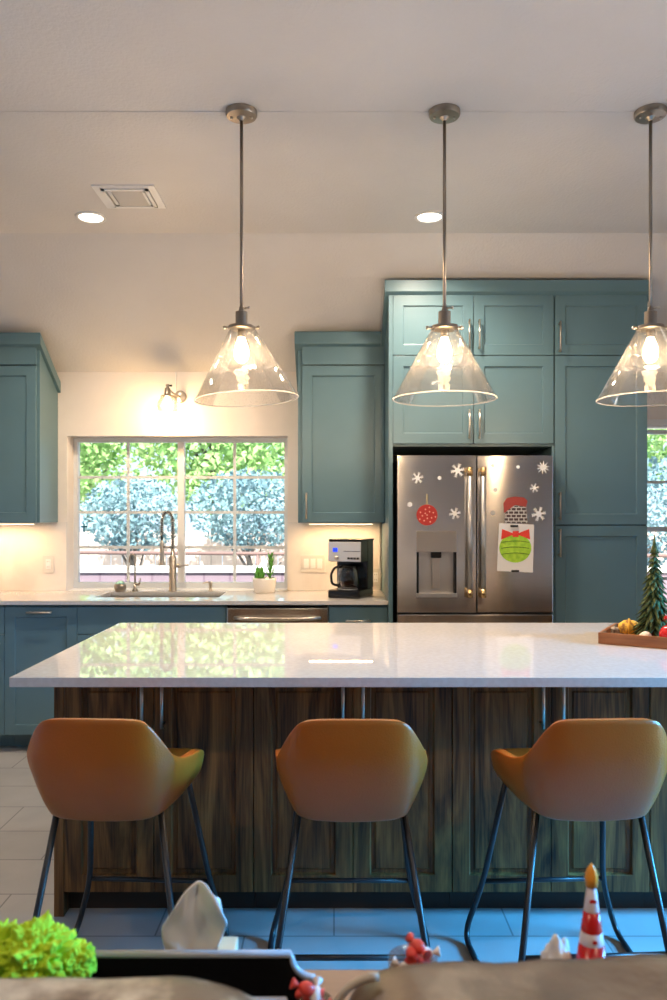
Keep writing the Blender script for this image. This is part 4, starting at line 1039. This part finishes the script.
def foliage(bm, c, rx, ry, rz, n, s, gap=-.30):
    for k in range(n):
        while True:
            p = Vector((random.uniform(-1, 1), random.uniform(-1, 1), random.uniform(-1, 1)))
            if .25 < p.length < 1: break
        p = Vector((p.x * rx, p.y * ry, p.z * rz)) + Vector(c)
        if noise.noise(p * .9) < gap: continue
        a = Vector((random.gauss(0, 1), random.gauss(0, 1), random.gauss(0, 1))).normalized(); b = a.cross(Vector((random.gauss(0, 1), random.gauss(0, 1), random.gauss(0, 1)))).normalized(); q = s * random.uniform(.6, 1.3)
        bm.faces.new([bm.verts.new(p + a * q), bm.verts.new(p + b * q * .5), bm.verts.new(p - a * q), bm.verts.new(p - b * q * .5)])
def tree(x, y, h, r, lab, m=lg, n=1500, name='yard_tree', cat='tree', low=.45, trunk=.14, s=.11):
    t = thing(name, lab, cat, (x, y, -.55))
    bm = bmesh.new(); tube(bm, [(0, 0, 0), (.05, 0, h * .3), (-.1, .1, h * .6)], [trunk, trunk * .8, trunk * .4], 10)
    for k in range(5):
        a = k * 1.3; tube(bm, [(.02, 0, h * (.25 + .06 * k)), (math.cos(a) * r * .5, math.sin(a) * r * .4, h * (.45 + .08 * k))], [trunk * .45, trunk * .15], 6)
    obj('trunk', bm, bark, t, True)
    bm = bmesh.new(); foliage(bm, (0, 0, h * (low + 1) / 2), r, r, h * (1 - low) / 2, n, s)
    obj('crown', bm, m, t)
for (x, y, lab) in ((-6.2, 16.6, 'leafy green tree beyond the fence at the window edge with the cross sticker'),
                    (-2.55, 16.6, 'leafy green tree beyond the fence filling the pane half behind the faucet and plant'),
                    (8.3, 16.6, 'leafy green tree beyond the fence seen through the pantry-side window'),
                    (-6.6, 20.8, 'taller green tree in the second row behind the cross sticker'),
                    (-2.7, 20.8, 'taller green tree in the second row behind the faucet and plant'),
                    (7.0, 20.8, 'taller green tree in the second row seen through the pantry-side window')):
    tree(x, y, 6.6 if y < 18 else 9, 1.8 if y < 18 else 2.0, lab, n=7000, s=.10, low=.30 if y < 18 else .22)
tree(-3.25, 12.6, 2.65, .82, 'bush coloured in bluish shade before the fence behind the small filtered-water tap', lb, 3000, 'garden_shrub', 'shrub', .52, .07, .055)
tree(-1.35, 12.6, 2.75, 1.0, 'bush coloured in bluish shade before the fence above the potted succulents', lb, 4200, 'garden_shrub', 'shrub', .52, .07, .055)
tree(5.0, 12.2, 2.9, 1.3, 'bush coloured in bluish shade seen through the window beside the pantry', lb, 4200, 'garden_shrub', 'shrub', .40, .07, .055)

# ------------------------------------------------------------------ LIGHT
w = bpy.data.worlds.new('world'); sc.world = w; w.use_nodes = True
bg = w.node_tree.nodes['Background']; bg.inputs['Color'].default_value = (.66, .83, 1, 1); bg.inputs['Strength'].default_value = 1.5
light('sun', 'SUN', (0, 0, 10), 12.0, (1, .96, .90), (R(48), R(0), R(14)), angle=R(1))
light('blue_fill_lamp', 'AREA', (XR + 1.0, 1.95, 2.20), 260, (.05, .45, 1), (0, R(62), 0), shape='RECTANGLE', size=1.2, size_y=1.6, spread=R(75))  # added blue area lamp outside the unseen door, aimed at the floor

# ------------------------------------------------------------------ CAMERA
cam = bpy.data.cameras.new('camera'); co = bpy.data.objects.new('camera', cam); C.objects.link(co); sc.camera = co
co.location = (0, 0, EYE); co.rotation_euler = (R(90), 0, 0)
cam.sensor_fit = 'VERTICAL'; cam.sensor_height = 36; cam.sensor_width = 24; cam.lens = F / 1000 * 36
cam.shift_y = (HY - 500) / 1000; cam.shift_x = -(CX - 333.5) / 1000
cam.clip_start = .02; cam.clip_end = 200
cam.dof.use_dof = True; cam.dof.focus_distance = 3.2; cam.dof.aperture_fstop = 4.5
sc.view_settings.view_transform = 'Standard'; sc.view_settings.look = 'None'; sc.view_settings.gamma = 1; sc.view_settings.exposure = .2
sc.view_settings.use_curve_mapping = False
sc.cycles.max_bounces = 8; sc.cycles.transparent_max_bounces = 16; sc.cycles.sample_clamp_indirect = 6
sc.cycles.caustics_reflective = False; sc.cycles.caustics_refractive = False
for o in C.objects:
    if 'x' in o.keys(): del o['x']
